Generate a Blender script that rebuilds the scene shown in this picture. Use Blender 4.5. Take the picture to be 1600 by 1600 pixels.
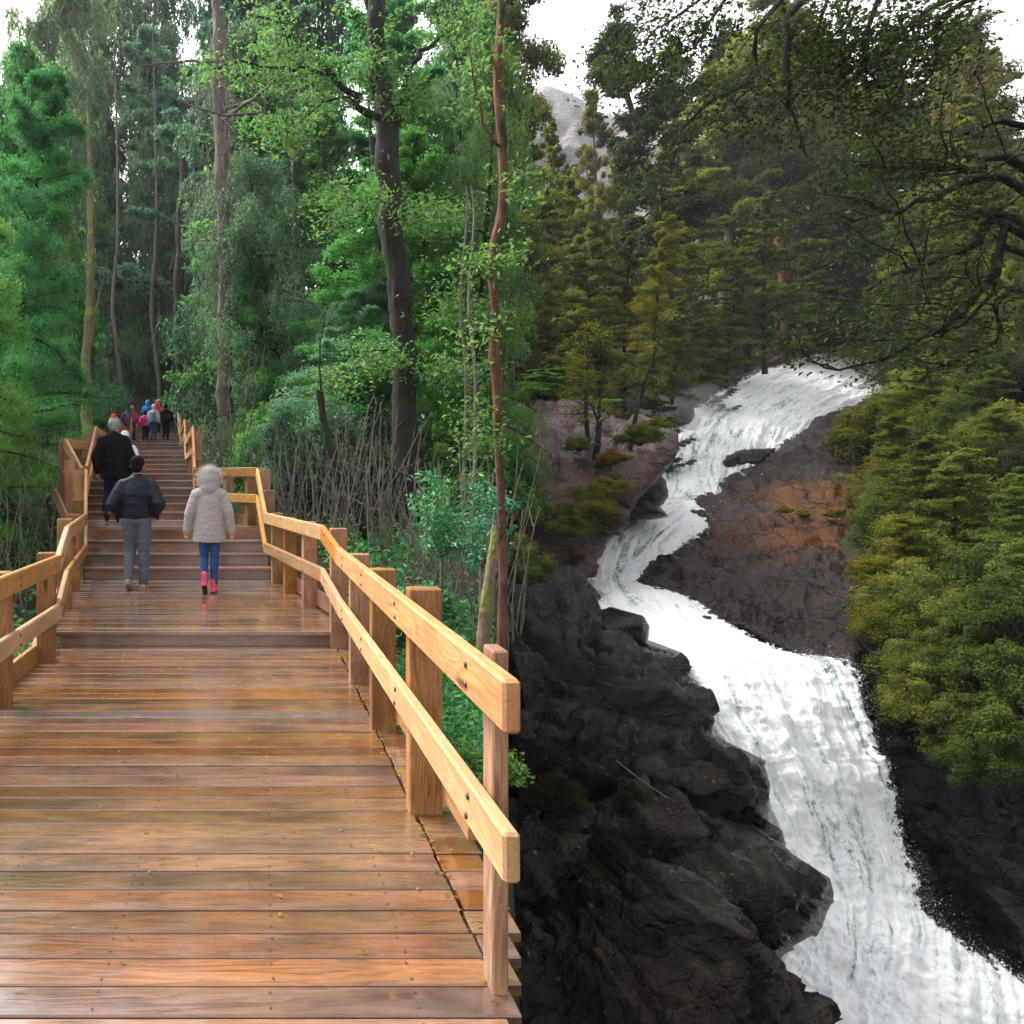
import bpy, bmesh, math, random
import numpy as np
from mathutils import Vector, Matrix, Euler

for o in list(bpy.data.objects):
    bpy.data.objects.remove(o, do_unlink=True)
SC = bpy.context.scene
COL = SC.collection

# ---------------------------------------------------------------- camera, sky, sun, exposure
FPX, CX, CY, EYE = 1150.0, 400.0, 745.0, 1.6        # focal length and principal point on a 1600 px square
cam_d = bpy.data.cameras.new('camera')
cam = bpy.data.objects.new('camera', cam_d); COL.objects.link(cam)
cam.location = (0, 0, EYE); cam.rotation_euler = (math.radians(90), 0, 0)
cam_d.sensor_width = 36.0; cam_d.sensor_fit = 'HORIZONTAL'
cam_d.lens = 36.0 * FPX / 1600.0
cam_d.shift_x = (800 - CX) / 1600.0
cam_d.shift_y = -(800 - CY) / 1600.0
cam_d.clip_start = 0.05; cam_d.clip_end = 4000
SC.camera = cam

SUN_EL, SUN_AZ = math.radians(50), math.radians(-56)
world = bpy.data.worlds.new('World'); SC.world = world; world.use_nodes = True
wn = world.node_tree.nodes; wl = world.node_tree.links
wn.clear()
w_out = wn.new('ShaderNodeOutputWorld'); w_bg = wn.new('ShaderNodeBackground')
w_sky = wn.new('ShaderNodeTexSky'); w_hs = wn.new('ShaderNodeHueSaturation')
w_sky.sky_type = 'NISHITA'; w_sky.sun_disc = False
w_sky.sun_elevation = SUN_EL; w_sky.sun_rotation = SUN_AZ
w_sky.air_density = 1.0; w_sky.dust_density = 4.0; w_sky.ozone_density = 1.0
w_hs.inputs['Saturation'].default_value = 0.12
w_bg.inputs['Strength'].default_value = 0.15
wl.new(w_sky.outputs['Color'], w_hs.inputs['Color']); wl.new(w_hs.outputs['Color'], w_bg.inputs['Color'])
wl.new(w_bg.outputs['Background'], w_out.inputs['Surface'])

sun_d = bpy.data.lights.new('sun', 'SUN'); sun_d.energy = 1.5; sun_d.angle = math.radians(24)
sun_d.color = (1.0, 0.97, 0.92)
sun = bpy.data.objects.new('sun', sun_d); COL.objects.link(sun)
sdir = Vector((math.sin(SUN_AZ) * math.cos(SUN_EL), math.cos(SUN_AZ) * math.cos(SUN_EL), math.sin(SUN_EL)))
sun.rotation_euler = sdir.to_track_quat('Z', 'Y').to_euler(); sun.location = (0, 20, 60)

SC.view_settings.view_transform = 'Standard'; SC.view_settings.look = 'None'
SC.view_settings.gamma = 1.0; SC.view_settings.use_curve_mapping = False
SC.view_settings.exposure = 1.72
SC.render.engine = 'CYCLES'
SC.cycles.max_bounces = 7; SC.cycles.diffuse_bounces = 3; SC.cycles.glossy_bounces = 3
SC.cycles.transmission_bounces = 4; SC.cycles.transparent_max_bounces = 8
SC.cycles.use_denoising = True

R = random.Random(7)
NR = np.random.default_rng(7)

# ---------------------------------------------------------------- helpers
def P(x, y, Y):
    """A point at depth Y seen at pixel (x, y) of the 1600 px photograph."""
    return Vector(((x - CX) / FPX * Y, Y, EYE - (y - CY) / FPX * Y))

def px(X, Y):
    return CX + FPX * X / Y

def tag(o, label=None, cat=None, group=None, kind=None):
    if label: o['label'] = label
    if cat: o['category'] = cat
    if group: o['group'] = group
    if kind: o['kind'] = kind
    return o

def empty(name, loc=(0, 0, 0), rz=0.0, parent=None):
    o = bpy.data.objects.new(name, None); COL.objects.link(o)
    o.location = loc; o.rotation_euler = (0, 0, rz); o.empty_display_size = 0.1
    o.parent = parent
    return o

def link(name, me, parent=None, m=None, loc=None, rot=None):
    o = bpy.data.objects.new(name, me); COL.objects.link(o)
    o.parent = parent
    if m is not None:
        if len(me.materials) == 0: me.materials.append(m)
        elif me.materials[0] != m:
            o.material_slots[0].link = 'OBJECT'; o.material_slots[0].material = m
    if loc is not None: o.location = loc
    if rot is not None: o.rotation_euler = rot
    return o

def mesh_np(name, V, F, smooth=False, attrs=None):
    """V (n,3); F (m,3) or (m,4) int arrays, fast path."""
    me = bpy.data.meshes.new(name)
    V = np.asarray(V, np.float32); F = np.asarray(F, np.int32)
    k = F.shape[1]
    me.vertices.add(len(V)); me.vertices.foreach_set('co', V.ravel())
    me.loops.add(F.size); me.loops.foreach_set('vertex_index', F.ravel())
    me.polygons.add(len(F))
    me.polygons.foreach_set('loop_start', np.arange(0, F.size, k, dtype=np.int32))
    if smooth: me.polygons.foreach_set('use_smooth', np.ones(len(F), bool))
    if attrs:
        for an, (dom, arr) in attrs.items():
            a = me.attributes.new(an, 'FLOAT', dom); a.data.foreach_set('value', np.asarray(arr, np.float32))
    me.update(calc_edges=True); me.validate()
    return me

# --- numpy gradient noise
def _hash(ix, iy, iz, s):
    h = (ix * 374761393 + iy * 668265263 + iz * 2147483647 + s * 1274126177) & 0xFFFFFFFF
    h = ((h ^ (h >> 13)) * 1274126177) & 0xFFFFFFFF
    h = ((h ^ (h >> 16)) * 2246822519) & 0xFFFFFFFF
    return ((h ^ (h >> 15)) & 0xFFFFFF) / float(0xFFFFFF)

def vnoise(p, s=0):
    p = np.asarray(p, float); i = np.floor(p).astype(np.int64); f = p - i
    u = f * f * f * (f * (f * 6 - 15) + 10)
    r = 0
    for dx in (0, 1):
        for dy in (0, 1):
            for dz in (0, 1):
                w = (u[:, 0] if dx else 1 - u[:, 0]) * (u[:, 1] if dy else 1 - u[:, 1]) * (u[:, 2] if dz else 1 - u[:, 2])
                r = r + w * _hash(i[:, 0] + dx, i[:, 1] + dy, i[:, 2] + dz, s)
    return r * 2 - 1

def fbm(p, oct=4, s=0, ridged=False, gain=0.5):
    a, t, tot = 1.0, 0, 0
    p = np.asarray(p, float)
    for k in range(oct):
        n = vnoise(p * (2.03 ** k) + 17.3 * k, s + k)
        if ridged: n = 1 - 2 * np.abs(n)
        t = t + a * n; tot += a; a *= gain
    return t / tot

def facet(p, s=0):
    """Blocky rock relief: every jittered cell carries its own tilted plane."""
    p = np.asarray(p, float); i = np.floor(p).astype(np.int64)
    best = np.full(len(p), 1e9); out = np.zeros(len(p))
    for dx in (-1, 0, 1):
        for dy in (-1, 0, 1):
            for dz in (-1, 0, 1):
                c = i + np.array([dx, dy, dz])
                f = c + np.stack([_hash(c[:, 0], c[:, 1], c[:, 2], s + k) for k in (1, 2, 3)], 1)
                d = ((p - f) ** 2).sum(1); m = d < best
                g = np.stack([_hash(c[:, 0], c[:, 1], c[:, 2], s + k) - .5 for k in (4, 5, 6)], 1)
                h = ((p - f) * g).sum(1) * 1.6 + (_hash(c[:, 0], c[:, 1], c[:, 2], s + 7) - .5) * .9
                best = np.where(m, d, best); out = np.where(m, h, out)
    return out

# --- node helper
class NT:
    def __init__(self, name):
        self.m = bpy.data.materials.new(name); self.m.use_nodes = True
        self.n = self.m.node_tree.nodes; self.l = self.m.node_tree.links
        self.n.clear(); self.out = self.n.new('ShaderNodeOutputMaterial')
    def node(self, t, **kw):
        n = self.n.new(t)
        for k, v in kw.items(): setattr(n, k, v)
        return n
    def set(self, sock, v):
        if isinstance(v, bpy.types.NodeSocket): self.l.new(v, sock)
        elif v is not None:
            if hasattr(sock.default_value, '__len__') and not isinstance(v, (int, float)):
                v = tuple(v)
                if len(v) == 3 and len(sock.default_value) == 4: v = v + (1.0,)
            sock.default_value = v
    def coord(self, kind='Object'):
        return self.node('ShaderNodeTexCoord').outputs[kind]
    def mapping(self, vec, scale=(1, 1, 1), rot=(0, 0, 0), loc=(0, 0, 0)):
        n = self.node('ShaderNodeMapping'); self.set(n.inputs['Vector'], vec)
        n.inputs['Scale'].default_value = scale; n.inputs['Rotation'].default_value = rot
        self.set(n.inputs['Location'], loc)
        return n.outputs['Vector']
    def noise(self, vec, scale, detail=4, rough=0.55, dist=0.0):
        n = self.node('ShaderNodeTexNoise'); self.set(n.inputs['Vector'], vec)
        n.inputs['Scale'].default_value = scale; n.inputs['Detail'].default_value = detail
        n.inputs['Roughness'].default_value = rough; n.inputs['Distortion'].default_value = dist
        return n.outputs['Fac']
    def voronoi(self, vec, scale, feature='F1'):
        n = self.node('ShaderNodeTexVoronoi'); n.feature = feature
        self.set(n.inputs['Vector'], vec); n.inputs['Scale'].default_value = scale
        return n.outputs['Distance']
    def ramp(self, fac, stops, interp='LINEAR'):
        n = self.node('ShaderNodeValToRGB'); self.set(n.inputs['Fac'], fac)
        cr = n.color_ramp; cr.interpolation = interp
        while len(cr.elements) < len(stops): cr.elements.new(0.5)
        for e, (p, c) in zip(cr.elements, stops):
            e.position = p
            if not hasattr(c, '__len__'): c = (c, c, c)
            e.color = tuple(c) + ((1.0,) if len(c) == 3 else ())
        return n.outputs['Color']
    def mix(self, fac, a, b, mode='MIX'):
        n = self.node('ShaderNodeMix', data_type='RGBA', blend_type=mode)
        self.set(n.inputs[0], fac); self.set(n.inputs[6], a); self.set(n.inputs[7], b)
        return n.outputs[2]
    def math(self, op, a, b=None, c=None, clamp=False):
        n = self.node('ShaderNodeMath', operation=op); n.use_clamp = clamp
        self.set(n.inputs[0], a)
        if b is not None: self.set(n.inputs[1], b)
        if c is not None: self.set(n.inputs[2], c)
        return n.outputs[0]
    def bump(self, h, strength=0.3, dist=0.02, normal=None):
        n = self.node('ShaderNodeBump'); self.set(n.inputs['Height'], h)
        n.inputs['Strength'].default_value = strength; n.inputs['Distance'].default_value = dist
        if normal is not None: self.set(n.inputs['Normal'], normal)
        return n.outputs['Normal']
    def hsv(self, col, h=0.5, s=1.0, v=1.0):
        n = self.node('ShaderNodeHueSaturation'); self.set(n.inputs['Color'], col)
        self.set(n.inputs['Hue'], h); self.set(n.inputs['Saturation'], s); self.set(n.inputs['Value'], v)
        return n.outputs['Color']
    def attr(self, name):
        return self.node('ShaderNodeAttribute', attribute_name=name).outputs['Fac']
    def rand(self):
        return self.node('ShaderNodeObjectInfo').outputs['Random']
    def mapr(self, v, a, b, c, d):
        n = self.node('ShaderNodeMapRange'); self.set(n.inputs[0], v)
        for i, q in enumerate((a, b, c, d)): self.set(n.inputs[i + 1], q)
        return n.outputs[0]
    def principled(self, col, rough=0.6, normal=None, spec=0.5, **kw):
        n = self.node('ShaderNodeBsdfPrincipled'); self.set(n.inputs['Base Color'], col)
        self.set(n.inputs['Roughness'], rough); self.set(n.inputs['Specular IOR Level'], spec)
        if normal is not None: self.set(n.inputs['Normal'], normal)
        for k, v in kw.items(): self.set(n.inputs[k.replace('_', ' ')], v)
        return n.outputs['BSDF']
    def done(self, sh):
        self.l.new(sh, self.out.inputs['Surface']); return self.m

# ---------------------------------------------------------------- materials
def leaf_mat(name, dark, mid, light, trans=0.5, rough=0.5, hue=0.03, scale=0.6):
    t = NT(name)
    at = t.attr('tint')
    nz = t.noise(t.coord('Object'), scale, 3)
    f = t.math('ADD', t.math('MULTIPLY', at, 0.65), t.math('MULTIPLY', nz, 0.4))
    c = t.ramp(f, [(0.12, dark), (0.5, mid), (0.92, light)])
    rnd = t.rand()
    c = t.hsv(c, t.mapr(rnd, 0, 1, 0.5 - hue, 0.5 + hue), 1.0, t.mapr(t.math('FRACT', t.math('MULTIPLY', rnd, 7.31)), 0, 1, 0.75, 1.25))
    p = t.principled(c, rough, spec=0.16)
    tr = t.node('ShaderNodeBsdfTranslucent'); t.set(tr.inputs['Color'], t.hsv(c, 0.49, 1.1, 1.25))
    mx = t.node('ShaderNodeMixShader'); mx.inputs[0].default_value = trans
    t.l.new(p, mx.inputs[1]); t.l.new(tr.outputs[0], mx.inputs[2])
    return t.done(mx.outputs[0])

M = {}
M['leaf_emerald'] = leaf_mat('leaf_emerald', (0.0299, 0.0920, 0.0345), (0.0759, 0.2242, 0.0713), (0.1840, 0.4140, 0.1150), hue=0.035)
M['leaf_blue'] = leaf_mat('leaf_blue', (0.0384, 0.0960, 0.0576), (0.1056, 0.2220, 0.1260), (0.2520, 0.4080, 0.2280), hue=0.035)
M['leaf_bright'] = leaf_mat('leaf_bright', (0.03, 0.095, 0.025), (0.085, 0.225, 0.055), (0.2, 0.39, 0.1))
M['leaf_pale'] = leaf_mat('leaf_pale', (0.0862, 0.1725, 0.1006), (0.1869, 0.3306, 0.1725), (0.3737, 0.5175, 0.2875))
M['leaf_gloss'] = leaf_mat('leaf_gloss', (0.0220, 0.1100, 0.0440), (0.0660, 0.2420, 0.0990), (0.1760, 0.3960, 0.1870), 0.25, 0.25)
M['leaf_olive'] = leaf_mat('leaf_olive', (0.0381, 0.0493, 0.0112), (0.1176, 0.1434, 0.0269), (0.2688, 0.2800, 0.0504))
M['leaf_moss'] = leaf_mat('leaf_moss', (0.027, 0.046, 0.011), (0.083, 0.122, 0.024), (0.19, 0.24, 0.042), hue=0.015)
M['leaf_dark'] = leaf_mat('leaf_dark', (0.01, 0.016, 0.006), (0.028, 0.042, 0.012), (0.075, 0.095, 0.024))
M['leaf_brown'] = leaf_mat('leaf_brown', (0.045, 0.042, 0.012), (0.13, 0.125, 0.028), (0.26, 0.23, 0.05))
M['leaf_gold'] = leaf_mat('leaf_gold', (0.09, 0.06, 0.004), (0.24, 0.15, 0.008), (0.45, 0.28, 0.015))
M['leaf_yellow'] = leaf_mat('leaf_yellow', (0.05, 0.056, 0.009), (0.155, 0.16, 0.022), (0.29, 0.27, 0.035), hue=0.015)

def bark_mat(name, a, b, moss=None, rough=0.85):
    t = NT(name); co = t.coord('Object')
    st = t.mapping(co, (9, 9, 1.6))
    n1 = t.noise(st, 3.0, 6, 0.65)
    c = t.ramp(n1, [(0.3, a), (0.7, b)])
    if moss:
        n2 = t.noise(co, 2.2, 4)
        c = t.mix(t.ramp(n2, [(0.5, 0.0), (0.62, 1.0)]), c, moss)
    return t.done(t.principled(c, rough, t.bump(n1, 0.8, 0.03), 0.3))
M['bark_dark'] = bark_mat('bark_dark', (0.007, 0.006, 0.005), (0.032, 0.024, 0.018), (0.022, 0.032, 0.010))
M['bark_grey'] = bark_mat('bark_grey', (0.06, 0.05, 0.042), (0.20, 0.17, 0.145))
M['bark_red'] = bark_mat('bark_red', (0.05, 0.02, 0.013), (0.20, 0.085, 0.055), (0.025, 0.022, 0.012))
M['bark_black'] = bark_mat('bark_black', (0.006, 0.005, 0.005), (0.022, 0.017, 0.015))
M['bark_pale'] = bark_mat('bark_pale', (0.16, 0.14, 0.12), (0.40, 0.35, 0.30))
M['bark_moss'] = bark_mat('bark_moss', (0.10, 0.07, 0.04), (0.22, 0.17, 0.11), (0.22, 0.24, 0.03))

def wood_mat(name, cols, rough=(0.35, 0.6), wet=False, ring=5.0, grey=0.0, spec=0.4):
    t = NT(name)
    co = t.coord('Object'); rnd = t.rand()
    off = t.node('ShaderNodeCombineXYZ')
    t.set(off.inputs[0], t.math('MULTIPLY', rnd, 37.0)); t.set(off.inputs[1], t.math('MULTIPLY', rnd, 11.0)); t.set(off.inputs[2], t.math('MULTIPLY', rnd, 23.0))
    va = t.node('ShaderNodeVectorMath', operation='ADD'); t.set(va.inputs[0], co); t.set(va.inputs[1], off.outputs[0])
    st = t.mapping(va.outputs[0], (0.9, 7.0, 7.0))
    n0 = t.noise(st, 1.1, 3, 0.5, 0.4)
    rings = t.math('FRACT', t.math('MULTIPLY', n0, ring * 2.2))
    rings = t.ramp(rings, [(0.0, 0.0), (0.55, 0.35), (0.9, 1.0), (1.0, 0.0)])
    fine = t.noise(t.mapping(va.outputs[0], (2.0, 60, 60)), 2.0, 3, 0.6)
    f = t.math('ADD', t.math('MULTIPLY', rings, 0.35 if wet else 0.52), t.math('MULTIPLY', fine, 0.55 if wet else 0.42))
    c = t.ramp(f, [(0.15, cols[2]), (0.42, cols[1]), (0.75, cols[0])])
    blot = t.noise(t.mapping(va.outputs[0], (1.2, 3.0, 3.0)), 1.2, 4, 0.6)
    c = t.mix(t.ramp(blot, [(0.42, 0.0), (0.66, 0.8)]), c, cols[3])
    kn = t.voronoi(t.mapping(va.outputs[0], (1.3, 5.5, 5.5)), 1.0)
    c = t.mix(t.ramp(kn, [(0.05, 0.85), (0.13, 0.0)]), c, (0.05, 0.022, 0.01))
    c = t.hsv(c, t.mapr(rnd, 0, 1, 0.487, 0.51), t.mapr(t.math('FRACT', t.math('MULTIPLY', rnd, 5.7)), 0, 1, 0.75, 1.1), t.mapr(t.math('FRACT', t.math('MULTIPLY', rnd, 13.7)), 0, 1, 0.62, 1.2))
    if grey > 0:
        g = t.ramp(t.math('FRACT', t.math('MULTIPLY', rnd, 29.3)), [(1 - grey, 0.0), (min(1, 1 - grey + 0.02), 0.8)])
        c = t.mix(g, c, (0.10, 0.085, 0.085))
    if wet:
        wn_ = t.noise(t.coord('Object'), 1.3, 5, 0.6)
        wx = t.noise(t.mapping(va.outputs[0], (1.5, 12, 12)), 1.5, 4, 0.6)
        w = t.math('ADD', t.math('MULTIPLY', wn_, 0.5), t.math('MULTIPLY', wx, 0.5))
        r = t.mapr(w, 0.38, 0.62, rough[0], rough[1])
    else:
        r = t.mapr(fine, 0.3, 0.7, rough[0], rough[1])
    b = t.bump(t.math('ADD', t.math('MULTIPLY', fine, 0.6), t.math('MULTIPLY', rings, 0.3)), 0.25 if wet else 0.3, 0.004)
    kw = {'Coat_Weight': 1.0, 'Coat_Roughness': t.mapr(w, 0.40, 0.60, 0.04, 0.26), 'Coat_IOR': 1.6} if wet else {}
    return t.done(t.principled(c, r, b, spec, **kw))
M['deck'] = wood_mat('deck', [(0.160, 0.062, 0.017), (0.245, 0.104, 0.030), (0.085, 0.033, 0.012), (0.062, 0.032, 0.020)], (0.06, 0.34), True, 4.0, 0.10, 0.8)
M['step'] = wood_mat('step', [(0.20, 0.080, 0.035), (0.26, 0.11, 0.05), (0.11, 0.045, 0.024), (0.08, 0.035, 0.022)], (0.25, 0.55), True, 4.0, 0.0, 0.5)
M['rail'] = wood_mat('rail', [(0.42, 0.195, 0.050), (0.56, 0.30, 0.095), (0.28, 0.115, 0.026), (0.33, 0.15, 0.05)], (0.40, 0.65), False, 7.0, 0.0, 0.35)
M['post'] = wood_mat('post', [(0.30, 0.125, 0.036), (0.42, 0.20, 0.06), (0.18, 0.065, 0.02), (0.16, 0.062, 0.022)], (0.45, 0.7), False, 6.0, 0.0, 0.3)

def rock_mat(name, a, b, c3, lichen=0.0, moss=None, mossc=(0.05, 0.05, 0.01), rough=(0.3, 0.65), sc=1.0, rust=None, spec=0.5, ckw=0.7):
    t = NT(name); co = t.coord('Object')
    n1 = t.noise(co, 0.7 * sc, 6, 0.6, 0.3); n2 = t.noise(co, 9.0 * sc, 6, 0.7)
    st = t.noise(t.mapping(co, (1.0, 1.0, 6.0), (0.25, 0.35, 0)), 1.2 * sc, 5, 0.6)
    f = t.math('ADD', t.math('MULTIPLY', n1, 0.5), t.math('ADD', t.math('MULTIPLY', n2, 0.25), t.math('MULTIPLY', st, 0.25)))
    c = t.ramp(f, [(0.32, a), (0.5, b), (0.68, c3)])
    if rust:
        for (pt, rad, col) in rust:
            vd = t.node('ShaderNodeVectorMath', operation='DISTANCE'); t.set(vd.inputs[0], co); vd.inputs[1].default_value = pt
            dd = t.math('ADD', t.math('DIVIDE', vd.outputs['Value'], rad), t.math('MULTIPLY', t.math('SUBTRACT', t.noise(co, 2.2 * sc, 8, 0.75), 0.5), 3.4))
            c = t.mix(t.ramp(dd, [(0.30, 0.75), (0.95, 0.0)]), c, t.mix(n2, col, tuple(x * 0.35 for x in col)))
    if moss:
        geo = t.node('ShaderNodeNewGeometry'); sep = t.node('ShaderNodeSeparateXYZ'); t.set(sep.inputs[0], geo.outputs['Normal'])
        mm = t.math('ADD', t.math('MULTIPLY', sep.outputs['Z'], 0.35), t.noise(co, 2.1 * sc, 6, 0.7))
        c = t.mix(t.ramp(mm, [(moss, 0.0), (moss + 0.10, 0.85)]), c, t.mix(n2, mossc, tuple(x * 0.4 for x in mossc)))
    if lichen:
        v = t.voronoi(t.mapping(co, (1, 1, 1)), 5.5 * sc)
        lm = t.math('MULTIPLY', t.ramp(v, [(0.10, 1.0), (0.22, 0.0)]), t.ramp(t.noise(co, 1.7 * sc, 3), [(0.52, 0.0), (0.6, 1.0)]))
        lm = t.math('MULTIPLY', lm, t.ramp(n2, [(0.4, 0.0), (0.55, 1.0)]))
        c = t.mix(t.math('MULTIPLY', lm, lichen), c, (0.20, 0.19, 0.10))
    wv = t.node('ShaderNodeVectorMath', operation='ADD'); t.set(wv.inputs[0], t.mapping(co, (1, 1, 1.9), (0.3, 0.4, 0.2)))
    nd = t.node('ShaderNodeTexNoise'); t.set(nd.inputs['Vector'], co); nd.inputs['Scale'].default_value = 1.1 * sc; nd.inputs['Detail'].default_value = 4
    sv = t.node('ShaderNodeVectorMath', operation='SCALE'); t.set(sv.inputs[0], nd.outputs['Color']); sv.inputs['Scale'].default_value = 1.2 / sc; t.set(wv.inputs[1], sv.outputs[0])
    ck = t.voronoi(wv.outputs[0], 0.75 * sc, 'DISTANCE_TO_EDGE')
    ckm = t.ramp(ck, [(0.0, 1.0), (0.022, 0.0)])
    c = t.mix(t.math('MULTIPLY', ckm, ckw), c, (0.006, 0.005, 0.005))
    gr = t.noise(co, 34.0 * sc, 4, 0.7)
    c = t.mix(0.55, c, t.ramp(gr, [(0.3, 0.25), (0.7, 1.0)]), 'MULTIPLY')
    r = t.mapr(n1, 0.35, 0.65, rough[0], rough[1])
    n2 = t.math('ADD', n2, t.math('SUBTRACT', t.math('MULTIPLY', gr, 0.25), t.math('MULTIPLY', ckm, ckw)))
    h = t.math('ADD', t.math('MULTIPLY', n2, 0.5), t.math('ADD', t.math('MULTIPLY', st, 0.6), t.math('MULTIPLY', t.voronoi(co, 14 * sc), 0.25)))
    return t.done(t.principled(c, r, t.bump(h, 0.9, 0.12 / sc), spec))
M['rock_black'] = rock_mat('rock_black', (0.0014, 0.0010, 0.0009), (0.0072, 0.0044, 0.0032), (0.040, 0.023, 0.0155), 0.9, 0.82, (0.040, 0.030, 0.008), rough=(0.12, 0.40), sc=1.3, spec=0.22, ckw=0.35)
M['rock_wall'] = rock_mat('rock_wall', (0.005, 0.005, 0.0055), (0.017, 0.0155, 0.0155), (0.045, 0.041, 0.040), 0.2, None, rough=(0.15, 0.45), sc=1.0, spec=0.25)
RUST_P = [(tuple(P(1285, 840, 25.5)), 4.2, (0.24, 0.07, 0.010)), (tuple(P(1290, 780, 29)), 3.2, (0.26, 0.09, 0.010)), (tuple(P(1225, 850, 26.0)), 1.6, (0.20, 0.08, 0.02))]
M['rock_purple'] = rock_mat('rock_purple', (0.012, 0.0075, 0.0075), (0.038, 0.024, 0.022), (0.090, 0.060, 0.054), 0.3, None, rough=(0.25, 0.55), sc=0.8, rust=RUST_P, spec=0.25)
M['rock_ledge'] = rock_mat('rock_ledge', (0.036, 0.016, 0.014), (0.105, 0.053, 0.048), (0.21, 0.135, 0.130), 0.3, 0.86, (0.20, 0.10, 0.015), rough=(0.28, 0.6), sc=0.7,
                           rust=[(tuple(P(850, 875, 24)), 2.2, (0.12, 0.05, 0.015)), (tuple(P(960, 790, 25)), 2.0, (0.10, 0.04, 0.012))])
M['mountain'] = rock_mat('mountain', (0.22, 0.20, 0.20), (0.33, 0.30, 0.30), (0.46, 0.44, 0.45), 0.0, None, rough=(0.8, 0.95), sc=0.09, spec=0.1, ckw=0.0)  # greys lightened: the distance haze is put into the rock colour

t = NT('soil'); co = t.coord('Object')
n1 = t.noise(co, 0.8, 6, 0.65); n2 = t.noise(co, 14, 4, 0.7)
c = t.ramp(t.math('ADD', t.math('MULTIPLY', n1, 0.5), t.math('MULTIPLY', n2, 0.5)), [(0.3, (0.012, 0.012, 0.007)), (0.5, (0.045, 0.036, 0.018)), (0.72, (0.12, 0.075, 0.04))])
c = t.mix(t.ramp(t.noise(co, 0.45, 4), [(0.48, 0.0), (0.62, 0.8)]), c, (0.022, 0.050, 0.014))
M['soil'] = t.done(t.principled(c, 0.9, t.bump(n2, 0.9, 0.06), 0.2))

# water: white broken foam with thinner glassy streaks between
t = NT('foam'); co = t.coord('Object'); e = t.attr('edge'); fl = t.attr('flow'); cr_ = t.attr('across')
cmb = t.node('ShaderNodeCombineXYZ'); t.set(cmb.inputs[0], cr_); t.set(cmb.inputs[1], t.math('MULTIPLY', fl, 0.11))
nA = t.noise(cmb.outputs[0], 2.4, 8, 0.72, 0.5); nB = t.noise(co, 8.0, 8, 0.78, 0.8); nC = t.noise(co, 0.7, 4, 0.6)
thin = t.math('ADD', t.math('MULTIPLY', nA, 0.60), t.math('ADD', t.math('MULTIPLY', nB, 0.34), t.math('MULTIPLY', nC, 0.12)))
calm = t.attr('calm')
thr = t.math('SUBTRACT', thin, t.math('MULTIPLY', calm, 0.075))
col = t.ramp(thr, [(0.365, (0.12, 0.16, 0.15)), (0.42, (0.48, 0.56, 0.54)), (0.46, (0.90, 0.92, 0.92)), (0.56, (0.96, 0.96, 0.96))])
hgt = t.math('ADD', t.math('MULTIPLY', nB, 0.6), t.math('MULTIPLY', nA, 0.6))
fo = t.principled(col, t.mapr(thr, 0.38, 0.5, 0.15, 0.65), t.bump(hgt, 0.45, 0.05), 0.3, Subsurface_Weight=0.5, Subsurface_Scale=0.08, Subsurface_Radius=(1.0, 1.0, 1.0))
tp = t.node('ShaderNodeBsdfTransparent')
al = t.math('ADD', t.math('MULTIPLY', e, 1.5), t.math('MULTIPLY', t.math('SUBTRACT', t.noise(co, 5.0, 6, 0.75), 0.5), 2.6))
al = t.ramp(al, [(0.30, 0.0), (0.46, 1.0)])
tl = t.node('ShaderNodeBsdfTranslucent'); t.set(tl.inputs['Color'], col)
m0 = t.node('ShaderNodeMixShader'); m0.inputs[0].default_value = 0.25; t.l.new(fo, m0.inputs[1]); t.l.new(tl.outputs[0], m0.inputs[2])
mx = t.node('ShaderNodeMixShader'); t.set(mx.inputs[0], al); t.l.new(tp.outputs[0], mx.inputs[1]); t.l.new(m0.outputs[0], mx.inputs[2])
M['foam'] = t.done(mx.outputs[0])
t = NT('droplet'); M['droplet'] = t.done(t.principled((0.86, 0.88, 0.88), 0.3))

def cloth(name, col, rough=0.8, weave=180, bump=0.25, var=0.25, spec=0.25, sheen=0.0):
    t = NT(name); co = t.coord('Object')
    n = t.noise(co, weave, 3, 0.6); w = t.noise(co, 6, 4, 0.6)
    c = t.mix(t.math('MULTIPLY', w, var * 2), col, tuple(x * 0.45 for x in col))
    c = t.mix(t.math('MULTIPLY', n, 0.5), c, tuple(min(1, x * 1.35) for x in col))
    kw = {'Sheen_Weight': sheen} if sheen else {}
    return t.done(t.principled(c, rough, t.bump(t.math('ADD', t.math('MULTIPLY', n, 0.3), w), bump, 0.01), spec, **kw))
M['skin'] = cloth('skin', (0.50, 0.28, 0.20), 0.5, 60, 0.05, 0.1, 0.4)
M['leather'] = cloth('leather', (0.007, 0.010, 0.020), 0.5, 40, 0.6, 0.2, 0.18)
M['grey_jeans'] = cloth('grey_jeans', (0.085, 0.098, 0.125), 0.85, 160, 0.3, 0.3)
M['blue_jeans'] = cloth('blue_jeans', (0.022, 0.065, 0.20), 0.8, 160, 0.3, 0.3)
M['navy'] = cloth('navy', (0.008, 0.011, 0.032), 0.85, spec=0.08)
M['black_wool'] = cloth('black_wool', (0.006, 0.005, 0.008), 0.9, 90, 0.3, 0.2, 0.06)
M['grey_knit'] = cloth('grey_knit', (0.33, 0.30, 0.29), 0.95, 45, 1.0, 0.35, 0.1, 0.3)
M['fur'] = cloth('fur', (0.55, 0.52, 0.51), 0.9, 60, 0.5, 0.3, 0.1)
M['pink'] = cloth('pink', (0.62, 0.08, 0.16), 0.5)
M['tan'] = cloth('tan', (0.33, 0.21, 0.14), 0.7)
M['dark_shoe'] = cloth('dark_shoe', (0.012, 0.010, 0.012), 0.5)
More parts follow.
